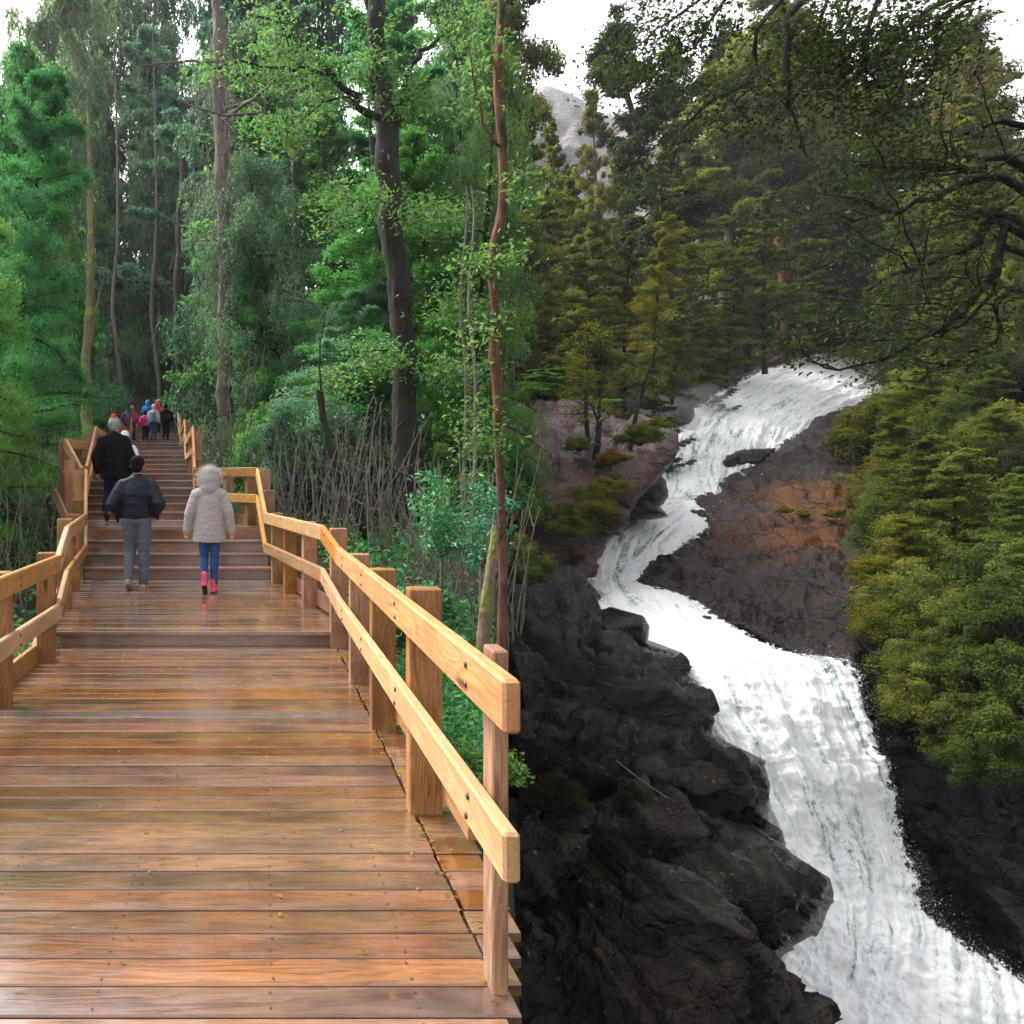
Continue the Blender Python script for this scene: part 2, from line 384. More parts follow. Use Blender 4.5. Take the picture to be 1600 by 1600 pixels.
M['hair_black'] = cloth('hair_black', (0.003, 0.0026, 0.0023), 0.75, 120, 0.5, 0.2, 0.08)
M['hair_blonde'] = cloth('hair_blonde', (0.36, 0.24, 0.12), 0.5, 220, 0.9, 0.2, 0.5)
M['red_knit'] = cloth('red_knit', (0.50, 0.030, 0.022), 0.9)
M['grey_wool'] = cloth('grey_wool', (0.24, 0.24, 0.25), 0.9)
M['white_fab'] = cloth('white_fab', (0.62, 0.61, 0.64), 0.8)
M['magenta'] = cloth('magenta', (0.62, 0.03, 0.24), 0.7)
M['hot_red'] = cloth('hot_red', (0.65, 0.02, 0.09), 0.7)
M['blue_shell'] = cloth('blue_shell', (0.02, 0.16, 0.50), 0.6)
M['violet'] = cloth('violet', (0.05, 0.035, 0.20), 0.7)
M['lav'] = cloth('lav', (0.20, 0.24, 0.48), 0.7)

# ---------------------------------------------------------------- terrain and river course
SECT = [((1345, 535, 60), (1450, 560, 58)), ((1300, 547, 57), (1420, 605, 52)), ((1240, 567, 53), (1370, 618, 48)),
        ((1180, 587, 49), (1300, 648, 44)), ((1115, 620, 45), (1240, 690, 40)), ((1064, 665, 41), (1205, 720, 37)),
        ((1030, 720, 37), (1185, 755, 34)), ((1012, 770, 33.5), (1125, 782, 32)), ((960, 808, 30), (1112, 818, 29)),
        ((915, 850, 27), (1060, 858, 26.5)), ((895, 905, 24.5), (1005, 905, 24)), ((905, 945, 22), (1075, 935, 21.3)),
        ((930, 985, 20), (1125, 972, 19.4)), ((990, 1030, 18.3), (1215, 1020, 17.9)), ((1045, 1075, 17.0), (1312, 1042, 16.9)),
        ((1075, 1140, 16.0), (1345, 1110, 16.1)), ((1110, 1220, 15.2), (1372, 1210, 15.5)), ((1150, 1320, 14.5), (1405, 1330, 14.9)),
        ((1170, 1430, 13.8), (1445, 1435, 14.3)), ((1150, 1530, 13.2), (1530, 1505, 13.8)), ((1100, 1660, 12.6), (1760, 1620, 13.0))]
RIV = [((P(*a) + P(*b)) / 2) for a, b in SECT]
RIV = [RIV[0] + Vector((60, 45, 7)), RIV[0] + Vector((18, 14, 2))] + RIV + [RIV[-1] + Vector((9, -3, -2)), RIV[-1] + Vector((30, -5, -5))]

_gy = [-40, 0, 7, 10, 11.5, 13, 15, 20, 22, 28, 30.5, 36, 55, 90, 150, 300, 1200]
_gz = [-0.6, -0.5, -0.45, -0.3, 0.25, 0.45, 1.1, 1.25, 1.95, 2.05, 2.75, 3.2, 8.5, 22, 40, 60, 80]
def ground_z(X, Y):
    X = np.atleast_1d(np.asarray(X, float)); Y = np.atleast_1d(np.asarray(Y, float))
    base = np.interp(Y, _gy, _gz)
    base = base + np.clip(-4 - X, 0, 40) * 0.10 + np.clip(Y - 14, 0, 6) / 6 * np.clip(X - 2, 0, 40) * 0.05
    pxy = np.stack([X, Y], 1); best = np.full(len(X), 1e9); rz = np.zeros(len(X)); side = np.zeros(len(X))
    for a, b in zip(RIV[:-1], RIV[1:]):
        A = np.array(a[:2]); D = np.array(b[:2]) - A; L2 = (D ** 2).sum()
        s = np.clip(((pxy - A) @ D) / L2, 0, 1); q = A + s[:, None] * D
        dd = np.hypot(*(pxy - q).T); m = dd < best
        best = np.where(m, dd, best); rz = np.where(m, a[2] + s * (b[2] - a[2]), rz)
        side = np.where(m, np.sign(D[0] * (pxy[:, 1] - A[1]) - D[1] * (pxy[:, 0] - A[0])), side)
    # side > 0: to the observer's right of the flow = the far right bank
    V = rz - 1.8 + np.where(side > 0, 0.62, 0.80) * np.clip(best - 3.4, 0, 60)
    V = V - np.where((side > 0) & (Y < 22) & (best < 14), 4.5 * np.clip((22 - Y) / 3, 0, 1), 0)
    rim = X - 0.335 * Y
    cap = base + np.where(side > 0, np.clip(best - 4, 0, 30) * 0.45, 0)
    near = -0.45 - 1.5 * np.clip(rim, 0, 8)
    g = np.where(rim > 0, np.minimum(cap, V), base)
    g = np.where((rim > 0) & (Y < 9.5), np.minimum(g, near), g)
    p3 = np.stack([X, Y, np.zeros_like(X)], 1)
    g = g + 0.10 * fbm(p3 * 0.9, 3, 5) * np.clip(np.abs(X + 1) - 1.6, 0, 1) + 0.6 * fbm(p3 * 0.07, 3, 9) * np.clip((Y - 30) / 40, 0, 1)
    return g

def gz1(X, Y): return float(ground_z(X, Y)[0])

ys = np.concatenate([np.arange(-12, 34, 0.33), np.arange(34, 90, 1.3), np.geomspace(90, 1500, 26)])
xs = np.concatenate([-np.geomspace(1500, 40, 22), np.arange(-40, -12, 1.2), np.arange(-12, 30, 0.33), np.arange(30, 90, 1.4), np.geomspace(90, 1500, 22)])
GX, GY = np.meshgrid(xs, ys)
GZ = ground_z(GX.ravel(), GY.ravel())
n_, m_ = GX.shape
idx = np.arange(n_ * m_).reshape(n_, m_)
F = np.stack([idx[:-1, :-1], idx[:-1, 1:], idx[1:, 1:], idx[1:, :-1]], -1).reshape(-1, 4)
ground = link('ground', mesh_np('ground', np.stack([GX.ravel(), GY.ravel(), GZ], 1), F, True), None, M['soil'])
tag(ground, 'dark leaf littered forest floor falling away into the gorge', None, None, 'structure')

# ---------------------------------------------------------------- rocks as solid reliefs
def rbf(ctrl):
    c = np.array(ctrl, float); n = len(c); xy = c[:, :2] / 100.0; f = np.log(c[:, 2])
    def phi(r): return np.where(r > 0, r * r * np.log(r + 1e-9), 0)
    K = phi(np.hypot(xy[:, None, 0] - xy[None, :, 0], xy[:, None, 1] - xy[None, :, 1])) + 0.02 * np.eye(n)
    Q = np.concatenate([np.ones((n, 1)), xy], 1)
    A = np.block([[K, Q], [Q.T, np.zeros((3, 3))]])
    w = np.linalg.lstsq(A, np.concatenate([f, np.zeros(3)]), rcond=None)[0]
    def ev(x, y):
        q = np.stack([x, y], 1) / 100.0
        k = phi(np.hypot(q[:, None, 0] - xy[None, :, 0], q[:, None, 1] - xy[None, :, 1]))
        return np.exp(k @ w[:n] + np.concatenate([np.ones((len(q), 1)), q], 1) @ w[n:])
    return ev

def rock(name, poly, depth, step=5.0, rnd=40, rnd_m=1.5, amp=0.35, freq=0.6, strata=0.25, sfreq=1.4, dip=(0.35, 0.2, 1.0), thick=3.0, mat=None, seed=1, jag=6.0, crack=0.0):
    poly = np.array(poly, float)
    # roughen the outline
    pts = []
    for a, b in zip(poly, np.roll(poly, -1, 0)):
        L = np.hypot(*(b - a)); k = max(1, int(L / 14))
        for j in range(k):
            pts.append(a + (b - a) * j / k)
    pts = np.array(pts)
    q = np.concatenate([pts / 38.0, np.full((len(pts), 1), seed * 3.1)], 1)
    pts = pts + jag * np.stack([fbm(q, 3, seed), fbm(q + 50, 3, seed + 3)], 1)
    poly = pts
    ev = rbf(depth) if len(depth) > 2 else (lambda x, y: np.full(len(x), depth[0][2]))
    x0, y0 = poly.min(0) - step; x1, y1 = poly.max(0) + step
    gx, gy = np.meshgrid(np.arange(x0, x1 + step, step), np.arange(y0, y1 + step, step))
    nx = gx.shape[1]; ny = gx.shape[0]
    x = gx.ravel(); y = gy.ravel()
    ins = np.zeros(len(x), bool); dist = np.full(len(x), 1e9); sx = x.copy(); sy = y.copy()
    for a, b in zip(poly, np.roll(poly, -1, 0)):
        cond = (a[1] > y) != (b[1] > y)
        with np.errstate(divide='ignore', invalid='ignore'):
            xi = (b[0] - a[0]) * (y - a[1]) / (b[1] - a[1]) + a[0]
        ins ^= cond & (x < xi)
        D = b - a; s = np.clip(((x - a[0]) * D[0] + (y - a[1]) * D[1]) / (D @ D + 1e-9), 0, 1)
        qx = a[0] + s * D[0]; qy = a[1] + s * D[1]; d = np.hypot(x - qx, y - qy); m = d < dist
        dist = np.where(m, d, dist); sx = np.where(m, qx, sx); sy = np.where(m, qy, sy)
    I = ins.reshape(ny, nx)
    cell = I[:-1, :-1] | I[1:, :-1] | I[:-1, 1:] | I[1:, 1:]
    idx = np.arange(nx * ny).reshape(ny, nx)
    F = np.stack([idx[:-1, :-1], idx[1:, :-1], idx[1:, 1:], idx[:-1, 1:]], -1)[cell]
    used = np.unique(F)
    x = np.where(ins, x, sx)[used]; y = np.where(ins, y, sy)[used]; dist = np.where(ins, dist, 0)[used]
    remap = np.full(nx * ny, -1); remap[used] = np.arange(len(used)); F = remap[F]
    Y = ev(x, y)
    sdn = np.clip(dist / rnd, 0, 1)
    Y = Y + rnd_m * (1 - np.sqrt(np.clip(1 - (1 - sdn) ** 2, 0, 1)))
    V = np.stack([(x - CX) / FPX * Y, Y, EYE - (y - CY) / FPX * Y], 1)
    # normals
    N = np.zeros_like(V)
    fn = np.cross(V[F[:, 1]] - V[F[:, 0]], V[F[:, 3]] - V[F[:, 0]])
    for k in range(4): np.add.at(N, F[:, k], fn)
    N /= np.linalg.norm(N, axis=1)[:, None] + 1e-9
    if N[:, 1].mean() > 0: N = -N
    dv = np.array(dip); dv = dv / np.linalg.norm(dv)
    warp = fbm(V * freq * 0.6, 3, seed + 11)
    s = (V @ dv) * sfreq + 1.1 * warp
    fr = s - np.floor(s)
    saw = np.where(fr < 0.82, fr / 0.82, (1 - fr) / 0.18)
    lay = _hash(np.floor(s).astype(np.int64), np.zeros(len(s), np.int64), np.zeros(len(s), np.int64), seed)
    Vw = V + 0.25 / freq * np.stack([fbm(V * freq + 7, 3, seed + 40), fbm(V * freq + 3, 3, seed + 41), fbm(V * freq + 1, 3, seed + 42)], 1)
    aniso = np.array([0.75, 0.75, 1.25])
    dsp = amp * (0.22 * fbm(V * freq * 2.5, 4, seed, True, 0.55) + 0.5 * fbm(V * freq * 0.4, 3, seed + 5) + 0.75 * facet(Vw * freq * 0.9 * aniso, seed) + 0.38 * facet(Vw * freq * 2.3 * aniso, seed + 9)) + strata * (saw * 0.7 + lay * 0.9 - 0.7)
    if crack:
        cv = fbm(V * freq * 0.9 * np.array([1.0, 1.0, 1.8]), 3, seed + 21)
        dsp = dsp - crack * np.exp(-(cv / 0.03) ** 2)
    fade = np.clip(dist / 14, 0.25, 1)
    V = V + N * (dsp * fade)[:, None]
    # close the back: skirt of boundary edges pushed away from the viewer and a fan
    e = np.concatenate([F[:, [0, 1]], F[:, [1, 2]], F[:, [2, 3]], F[:, [3, 0]]])
    key = np.sort(e, 1); u, inv, cnt = np.unique(key, axis=0, return_inverse=True, return_counts=True)
    be = e[cnt[inv.ravel()] == 1]
    bv = np.unique(be); mp = np.full(len(V), -1); mp[bv] = len(V) + np.arange(len(bv))
    cen = V[bv].mean(0)
    back = V[bv] + np.array([0, thick, 0]) + (cen - V[bv]) * np.array([0.12, 0, 0.12])
    ctr = cen + np.array([0, thick * 1.15, 0])
    VV = np.concatenate([V, back, ctr[None]])
    sk = np.stack([be[:, 1], be[:, 0], mp[be[:, 0]], mp[be[:, 1]]], 1)
    ci = len(VV) - 1
    fan = np.stack([mp[be[:, 1]], mp[be[:, 0]], np.full(len(be), ci), np.full(len(be), ci)], 1)
    T = np.concatenate([F[:, [0, 1, 2]], F[:, [0, 2, 3]], sk[:, [0, 1, 2]], sk[:, [0, 2, 3]], fan[:, :3]])
    me = mesh_np(name, VV, T, True)
    return link(name, me, None, mat)

def C(pts): return pts
# right bank
tag(rock('cliff_wall', [(1230, 1010), (1330, 1000), (1700, 900), (1760, 1700), (1300, 1700), (1330, 1400)],
     [(1250, 1020, 18.2), (1640, 950, 18.5), (1300, 1300, 16.4), (1650, 1300, 15.3), (1400, 1650, 14.9), (1720, 1650, 13.8)], 6, 60, 1.5, 0.9, 0.5, 0.35, 0.8, (0.6, -0.2, 1), 4, M['rock_wall'], 3, crack=0.15),
    'black wet cliff wall right of the lower waterfall under the bushes', 'cliff')
tag(rock('rock_slab', [(975, 918), (1010, 880), (1075, 845), (1090, 825), (1050, 790), (1100, 765), (1150, 735), (1195, 705), (1240, 675), (1290, 645), (1340, 615), (1390, 602), (1470, 610), (1460, 800), (1400, 960), (1340, 1060), (1240, 1040), (1150, 990), (1085, 990), (1075, 945), (1000, 935)],
     [(985, 915, 23.2), (1080, 950, 20.6), (1150, 985, 18.9), (1220, 1030, 17.6), (1320, 1045, 16.9), (1090, 835, 27.6), (1060, 790, 30.6), (1190, 705, 37.6), (1290, 645, 44.0), (1390, 605, 51), (1460, 620, 48), (1350, 700, 36), (1340, 850, 25), (1335, 950, 20), (1200, 850, 25.2), (1250, 750, 31.5), (1180, 930, 21.2)],
     4, 26, 1.3, 0.55, 0.55, 0.32, 0.75, (-0.55, -0.25, 0.8), 5, M['rock_purple'], 8, 5, crack=0.12),
    'large sloping purple brown slab dividing the upper cascade from the bushes', 'rock')
tag(rock('boulder', [(1112, 728), (1135, 708), (1175, 700), (1215, 700), (1205, 745), (1150, 762), (1115, 752)], [(1160, 730, 35.4)], 3, 24, 1.6, 0.35, 0.7, 0.2, 1.2, thick=2.5, mat=M['rock_purple'], seed=14),
    'half drowned brown boulder at the edge of the upper cascade', 'boulder')
tag(rock('boulder', [(1038, 640), (1060, 630), (1082, 640), (1085, 668), (1070, 690), (1040, 690)], [(1060, 660, 40.5)], 3, 20, 1.2, 0.25, 0.7, 0.1, 1.2, thick=2.5, mat=M['rock_purple'], seed=15),
    'round grey boulder in the mist left of the upper cascade', 'boulder')
tag(rock('boulder', [(1160, 590), (1215, 560), (1270, 540), (1330, 538), (1300, 556), (1240, 578), (1190, 596)], [(1200, 575, 55), (1300, 545, 58), (1240, 570, 54)], 3, 14, 1.4, 0.35, 0.6, 0.2, 0.9, thick=3, mat=M['rock_ledge'], seed=16),
    'low red brown rock along the far lip of the waterfall', 'rock')
# left bank, upper block
tag(rock('rock_ledge', [(770, 632), (830, 630), (885, 636), (940, 650), (1000, 662), (1040, 668), (1058, 690), (1046, 722), (1020, 755), (985, 800), (955, 845), (935, 880), (925, 905), (880, 912), (770, 905)],
     [(800, 640, 30), (900, 645, 29), (1000, 668, 27.5), (1050, 690, 26.5), (820, 735, 24.6), (920, 740, 24.3), (1010, 745, 24.6), (820, 830, 24.2), (920, 850, 24.4), (900, 900, 24.2), (800, 900, 24.0), (850, 690, 27)],
     4, 30, 1.6, 0.75, 0.45, 0.5, 0.55, (0.12, -0.1, 1.0), 6, M['rock_ledge'], 21, 5, crack=0.15),
    'flat topped purple rock ledge above the white pool carrying saplings', 'rock')
tag(rock('boulder', [(1000, 745), (1022, 735), (1040, 750), (1044, 775), (1030, 795), (1000, 790), (990, 770)], [(1018, 765, 27.6)], 3, 20, 1.0, 0.25, 0.9, 0.1, 1.5, thick=2, mat=M['rock_purple'], seed=24),
    'rounded boulder wedged under the rock ledge beside the foam', 'boulder')
tag(rock('boulder', [(962, 800), (985, 785), (1010, 778), (1030, 788), (1042, 805), (1020, 813), (985, 813)], [(1005, 798, 26.6)], 3, 18, 0.9, 0.25, 0.9, 0.1, 1.5, thick=2, mat=M['rock_black'], seed=25),
    'dark wedge shaped boulder at the head of the white pool', 'boulder')
# left bank, lower black rocks
tag(rock('rock_ledge', [(770, 875), (850, 880), (900, 895), (930, 930), (945, 965), (998, 1006), (1062, 1030), (1070, 1047), (1066, 1066), (1107, 1104), (1100, 1120), (1107, 1140), (1095, 1160), (960, 1140), (770, 1140)],
     [(790, 880, 19.5), (900, 900, 19.0), (945, 965, 17.8), (1070, 1045, 16.2), (1105, 1120, 15.2), (800, 1000, 16.4), (950, 1050, 15.4), (800, 1130, 14.6), (1000, 1140, 14.6)],
     4, 22, 0.9, 0.7, 0.55, 0.55, 0.95, (0.42, -0.15, 1.0), 4, M['rock_black'], 31, 5, crack=0.15),
    'black layered rock ledge below the purple block on the near bank', 'rock')
tag(rock('boulder', [(940, 974), (1003, 964), (1014, 980), (1014, 1012), (980, 1008), (944, 990)], [(975, 985, 17.0)], 3, 12, 0.5, 0.15, 1.0, 0.1, 1.5, thick=1.4, mat=M['rock_black'], seed=32, jag=3),
    'small square black boulder perched at the edge of the white water', 'boulder')
tag(rock('rock_ledge', [(770, 1095), (860, 1090), (980, 1110), (1098, 1147), (1145, 1167), (1196, 1188), (1209, 1228), (1195, 1288), (1150, 1310), (1000, 1300), (770, 1330)],
     [(800, 1100, 14.2), (1000, 1118, 14.0), (1100, 1150, 13.8), (1196, 1195, 13.3), (800, 1190, 12.6), (1000, 1190, 12.6), (1150, 1240, 12.4), (800, 1300, 12.8), (1000, 1290, 12.6), (1190, 1285, 13.0)],
     4, 20, 0.8, 0.6, 0.6, 0.5, 0.85, (0.45, -0.2, 1.0), 4, M['rock_black'], 41, 5, crack=0.12),
    'black rock ledge with a blunt nose above the fallen cable', 'rock')
tag(rock('boulder', [(1165, 1292), (1222, 1296), (1226, 1322), (1210, 1340), (1165, 1330)], [(1195, 1315, 12.4)], 3, 12, 0.5, 0.12, 1.0, 0.1, 1.5, thick=1.4, mat=M['rock_black'], seed=42, jag=3),
    'small black rock jutting out between the two big near boulders', 'boulder')
tag(rock('rock_ledge', [(770, 1285), (870, 1270), (960, 1262), (1060, 1262), (1140, 1290), (1100, 1400), (1000, 1500), (770, 1520)],
     [(800, 1290, 12.0), (960, 1265, 12.2), (1100, 1280, 12.0), (800, 1400, 10.2), (1000, 1380, 10.6), (800, 1500, 9.6), (1000, 1490, 10.0)],
     4, 20, 0.7, 0.7, 0.7, 0.5, 1.0, (0.45, -0.25, 1.0), 4, M['rock_black'], 51, 6, crack=0.12),
    'rugged black rock slope at the left of the bulging boulder', 'rock')
tag(rock('boulder', [(1020, 1400), (1060, 1330), (1125, 1283), (1222, 1328), (1294, 1374), (1300, 1405), (1280, 1460), (1228, 1496), (1213, 1520), (1150, 1530), (1040, 1500)],
     [(1125, 1290, 11.2), (1222, 1335, 10.9), (1290, 1390, 10.8), (1120, 1390, 9.6), (1200, 1420, 9.8), (1060, 1450, 9.8), (1210, 1500, 10.6), (1280, 1450, 10.8)],
     4, 34, 0.9, 0.45, 0.7, 0.22, 0.9, (0.5, -0.2, 0.8), 3.5, M['rock_black'], 52, 5, crack=0.08),
    'big bulging black boulder overhanging the foot of the waterfall', 'boulder')
tag(rock('rock_ledge', [(760, 1470), (860, 1450), (960, 1405), (1027, 1388), (1080, 1418), (1130, 1455), (1214, 1519), (1275, 1580), (1340, 1680), (740, 1690)],
     [(790, 1480, 8.7), (960, 1415, 8.9), (1027, 1392, 8.8), (1214, 1519, 8.6), (1300, 1640, 8.2), (800, 1600, 7.4), (1000, 1560, 7.6), (1150, 1600, 7.8)],
     4, 24, 0.6, 0.5, 0.8, 0.42, 1.1, (0.5, -0.3, 1.0), 3, M['rock_black'], 61, 5, crack=0.1),
    'nearest black rock slope with a pointed crest at the bottom', 'rock')

# far mountain
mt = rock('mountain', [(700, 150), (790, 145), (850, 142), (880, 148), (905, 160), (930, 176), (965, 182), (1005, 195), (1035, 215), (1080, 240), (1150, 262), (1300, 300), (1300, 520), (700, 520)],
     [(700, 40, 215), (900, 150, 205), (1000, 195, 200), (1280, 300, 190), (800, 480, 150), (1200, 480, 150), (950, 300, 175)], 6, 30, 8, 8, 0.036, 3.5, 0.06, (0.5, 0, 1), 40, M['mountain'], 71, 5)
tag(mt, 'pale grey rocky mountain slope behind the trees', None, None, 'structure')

# ---------------------------------------------------------------- waterfall
def catmull(pts, n):
    pts = np.array(pts, float); m = len(pts); out = []
    tt = np.linspace(0, m - 1 - 1e-6, n); k = np.floor(tt).astype(int); u = (tt - k)[:, None]
    p0 = pts[np.clip(k - 1, 0, m - 1)]; p1 = pts[k]; p2 = pts[np.clip(k + 1, 0, m - 1)]; p3 = pts[np.clip(k + 2, 0, m - 1)]
    return 0.5 * ((2 * p1) + (-p0 + p2) * u + (2 * p0 - 5 * p1 + 4 * p2 - p3) * u ** 2 + (-p0 + 3 * p1 - 3 * p2 + p3) * u ** 3)
NS, NA = 1000, 240
Lc = catmull([P(*a) for a, b in SECT], NS); Rc = catmull([P(*b) for a, b in SECT], NS)
a = np.linspace(-0.06, 1.06, NA)
W = Lc[:, None, :] * (1 - a)[None, :, None] + Rc[:, None, :] * a[None, :, None]
wid = np.linalg.norm(Rc - Lc, axis=1)
flow = np.concatenate([[0], np.cumsum(np.linalg.norm(np.diff((Lc + Rc) / 2, axis=0), axis=1))])
hump = (1 - (2 * np.clip(a, 0, 1) - 1) ** 2)[None, :] * (0.055 * wid)[:, None]
V = W.reshape(-1, 3)
across = (a[None, :] * wid[:, None]).ravel(); flw = np.repeat(flow, NA)
q = np.stack([across * 1.0, flw * 0.12, np.zeros_like(flw)], 1)
sec_i = np.repeat(np.linspace(0, len(SECT) - 1, NS), NA)
rough = np.interp(sec_i, [0, 2, 5, 7.5, 9, 11, 13, 14, 16, 20], [0.3, 0.55, 0.7, 0.5, 0.25, 0.25, 0.4, 0.8, 1.0, 0.8])
d1 = fbm(q * 1.3, 4, 3, True); d2 = fbm(V * 1.4, 5, 8, True); d3 = fbm(V * 0.45, 3, 4)
up = np.array([-0.25, -0.6, 0.76])
Vd = V + up * (hump.ravel() + rough * (0.30 * d1 + 0.10 * d2 + 0.38 * d3))[:, None]
Vd += up * (rough * (0.05 * fbm(V * 4.5, 3, 51, True) + 0.10 * fbm(np.stack([across * 4.0, flw * 0.55, 0 * flw], 1), 4, 52, True)))[:, None]
Vd += 0.09 * rough[:, None] * np.stack([fbm(V * 2.3, 3, 31), fbm(V * 2.3 + 9, 3, 32), fbm(V * 2.3 + 5, 3, 33)], 1)
edge = np.clip(np.minimum(a + 0.06, 1.06 - a) / 0.20, 0, 1)[None, :].repeat(NS, 0).ravel()
calm = np.interp(sec_i, [0, 3, 4.5, 6, 7.5, 9, 11, 12.5, 14, 20], [0.2, 0.3, 0.7, 1.0, 0.6, 0.75, 0.6, 0.1, 0.5, 0.55])
idx = np.arange(NS * NA).reshape(NS, NA)
F = np.stack([idx[:-1, :-1], idx[1:, :-1], idx[1:, 1:], idx[:-1, 1:]], -1).reshape(-1, 4)
wf = link('waterfall', mesh_np('waterfall', Vd, F, True, {'edge': ('POINT', edge), 'flow': ('POINT', flw), 'across': ('POINT', across), 'calm': ('POINT', calm)}), None, M['foam'])
tag(wf, 'white foaming waterfall tumbling down between dark rocks', None, None, 'structure')

# spray: droplets thrown off the margins and the face of the lower fall
def droplets(n, secs, spread, size, seed, edge_bias):
    rr = np.random.default_rng(seed)
    si = rr.uniform(secs[0], secs[1], n) / (len(SECT) - 1) * (NS - 1); i = si.astype(int)
    e = rr.random(n); side = rr.random(n)
    aa = np.where(side < edge_bias, 0.985 + np.abs(rr.normal(0, 0.028, n)), np.where(side < edge_bias * 1.35, -np.abs(rr.normal(0, 0.03, n)), rr.random(n)))
    p = Lc[i] * (1 - aa)[:, None] + Rc[i] * aa[:, None]
    p += np.array([0, -0.35, 0.30]) * np.abs(rr.normal(0, 1, (n, 1))) * spread
    p += rr.normal(0, 0.25, (n, 3)) * spread
    s = size * np.exp(rr.normal(0, 0.5, n))
    tet = np.array([[1, 1, 1], [-1, -1, 1], [-1, 1, -1], [1, -1, -1]], float)
    rot = rr.normal(0, 1, (n, 3)); rot /= np.linalg.norm(rot, axis=1)[:, None]
    T = tet[None] * s[:, None, None] * (1 + 0.8 * rr.random((n, 1, 3)))
    VV = (p[:, None] + T).reshape(-1, 3)
    b = np.arange(n)[:, None] * 4
    FF = np.concatenate([b + np.array([[0, 1, 2]]), b + np.array([[0, 3, 1]]), b + np.array([[0, 2, 3]]), b + np.array([[1, 3, 2]])])
    return VV, FF
Vs, Fs = [], []; o_ = 0
for args in [(11000, (13.2, 20), .34, 0.0019, 1, 0.34), (2500, (17, 20), .6, 0.0019, 2, 0.5), (3000, (2, 9), .6, 0.007, 3, 0.3), (2500, (13.2, 15), .5, 0.0020, 4, 0.3)]:
    v, f = droplets(*args); Vs.append(v); Fs.append(f + o_); o_ += len(v)
tag(link('spray', mesh_np('spray', np.concatenate(Vs), np.concatenate(Fs)), None, M['droplet']),
    'fine white water droplets flung off the waterfall', 'spray', None, 'stuff')

# ---------------------------------------------------------------- boardwalk
_bm_cache = {}
def plank_mesh(lx, ly, lz, bev=0.006, seed=0, skew=(0, 0)):
    key = (round(lx, 2), round(ly, 3), round(lz, 3), round(bev, 3), seed, skew)
    if key in _bm_cache: return _bm_cache[key]
    bm = bmesh.new(); bmesh.ops.create_cube(bm, size=1.0)
    for v in bm.verts:
        sgn = 1 if v.co.y > 0 else -1
        xx = v.co.x * lx + (skew[1] * v.co.y if v.co.x > 0 else skew[0] * v.co.y)
        v.co = Vector((xx, v.co.y * ly, v.co.z * lz))
    if bev: bmesh.ops.bevel(bm, geom=bm.edges[:], offset=bev, segments=1, affect='EDGES')
    me = bpy.data.meshes.new('plank'); bm.to_mesh(me); bm.free()
    _bm_cache[key] = me
    return me

walk = empty('boardwalk', (0, 4, 0)); tag(walk, 'wet orange brown plank boardwalk climbing into the forest', None, None, 'structure')
def wpart(name, me, m, loc, rot=(0, 0, 0), parent=None):
    pr = parent or walk
    o = link(name, me, pr, m)
    o.location = Vector(loc) - (pr.location if pr.parent is None else Vector((0, 0, 0))); o.rotation_euler = rot
    return o
_EY = [-2, 6.94, 10.4, 11.35, 13.2, 14.9, 20.5, 22.0, 28.5, 30.0, 38]
_EL = [-1.72, -1.72, -2.40, -2.58, -3.02, -3.22, -3.90, -4.08, -4.86, -5.04, -6.0]
_ER = [0.74, 0.74, 0.10, 0.02, -1.12, -1.30, -1.98, -2.16, -2.94, -3.12, -4.1]
def eL(Y): return float(np.interp(Y, _EY, _EL))
def eR(Y): return float(np.interp(Y, _EY, _ER))
PITCH = 0.1365
def deck(y0, y1, z, mat, joint=False, chamfer=False, over=0.22):
    n = max(1, int(round((y1 - y0) / PITCH))); pt = (y1 - y0) / n
    for k in range(n):
        yc = y0 + (k + 0.5) * pt
        xl, xr = eL(yc) - over + R.uniform(-.02, .02), eR(yc) + over + R.uniform(-.02, .02)
        if chamfer: xr = min(xr, 0.352 * yc)
        dz = R.uniform(-.0025, .0025); rz = R.uniform(-.0012, .0012)
        if joint and yc > 2.2:
            xj = 0.755 + R.uniform(-.004, .004)
            if xr > xj + 0.05:
                wpart('plank_end', plank_mesh(xr - xj - .012, pt - .010, .042, .005), mat, ((xr + xj) / 2 + .006, yc, z - .021 + R.uniform(-.003, .003)), (0, 0, rz))
                xr = xj
        wpart('plank', plank_mesh(xr - xl, pt - .009, .042, .005), mat, ((xl + xr) / 2, yc, z - .021 + dz), (R.uniform(-.008, .008), 0, rz))
def steps(y0, y1, z0, z1, n, mat):
    run = (y1 - y0) / n; rise = (z1 - z0) / n
    for k in range(n):
        y = y0 + k * run; zt = z0 + (k + 1) * rise
        xl, xr = eL(y) - .10, eR(y) + .10
        wpart('riser', plank_mesh(xr - xl, .035, rise - .012, .004), mat, ((xl + xr) / 2, y + .0175, zt - .045 - (rise - .012) / 2 + .03), (0, 0, 0))
        if k < n - 1:
            w = (run + .025) / 2
            for j in range(2):
                wpart('tread', plank_mesh(xr - xl + .04, w - .008, .042, .006), mat, ((xl + xr) / 2, y - .025 + w * (j + .5), zt - .0205 + R.uniform(-.002, .002)))
deck(0.55, 6.93, 0.0, M['deck'], True, True)
wpart('riser', plank_mesh(2.72, .04, .14, .005), M['step'], ((-1.95 + .95) / 2 + .02, 6.965, .037))
deck(6.90, 10.40, 0.15, M['deck'])
steps(10.40, 11.35, 0.15, 0.83, 4, M['step']); deck(11.32, 13.2, 0.83, M['deck'], over=.12)
steps(13.2, 14.9, 0.83, 1.67, 6, M['step']); deck(14.87, 20.5, 1.67, M['step'], over=.1)
steps(20.5, 22.0, 1.67, 2.37, 5, M['step']); deck(21.97, 28.5, 2.37, M['step'], over=.1)
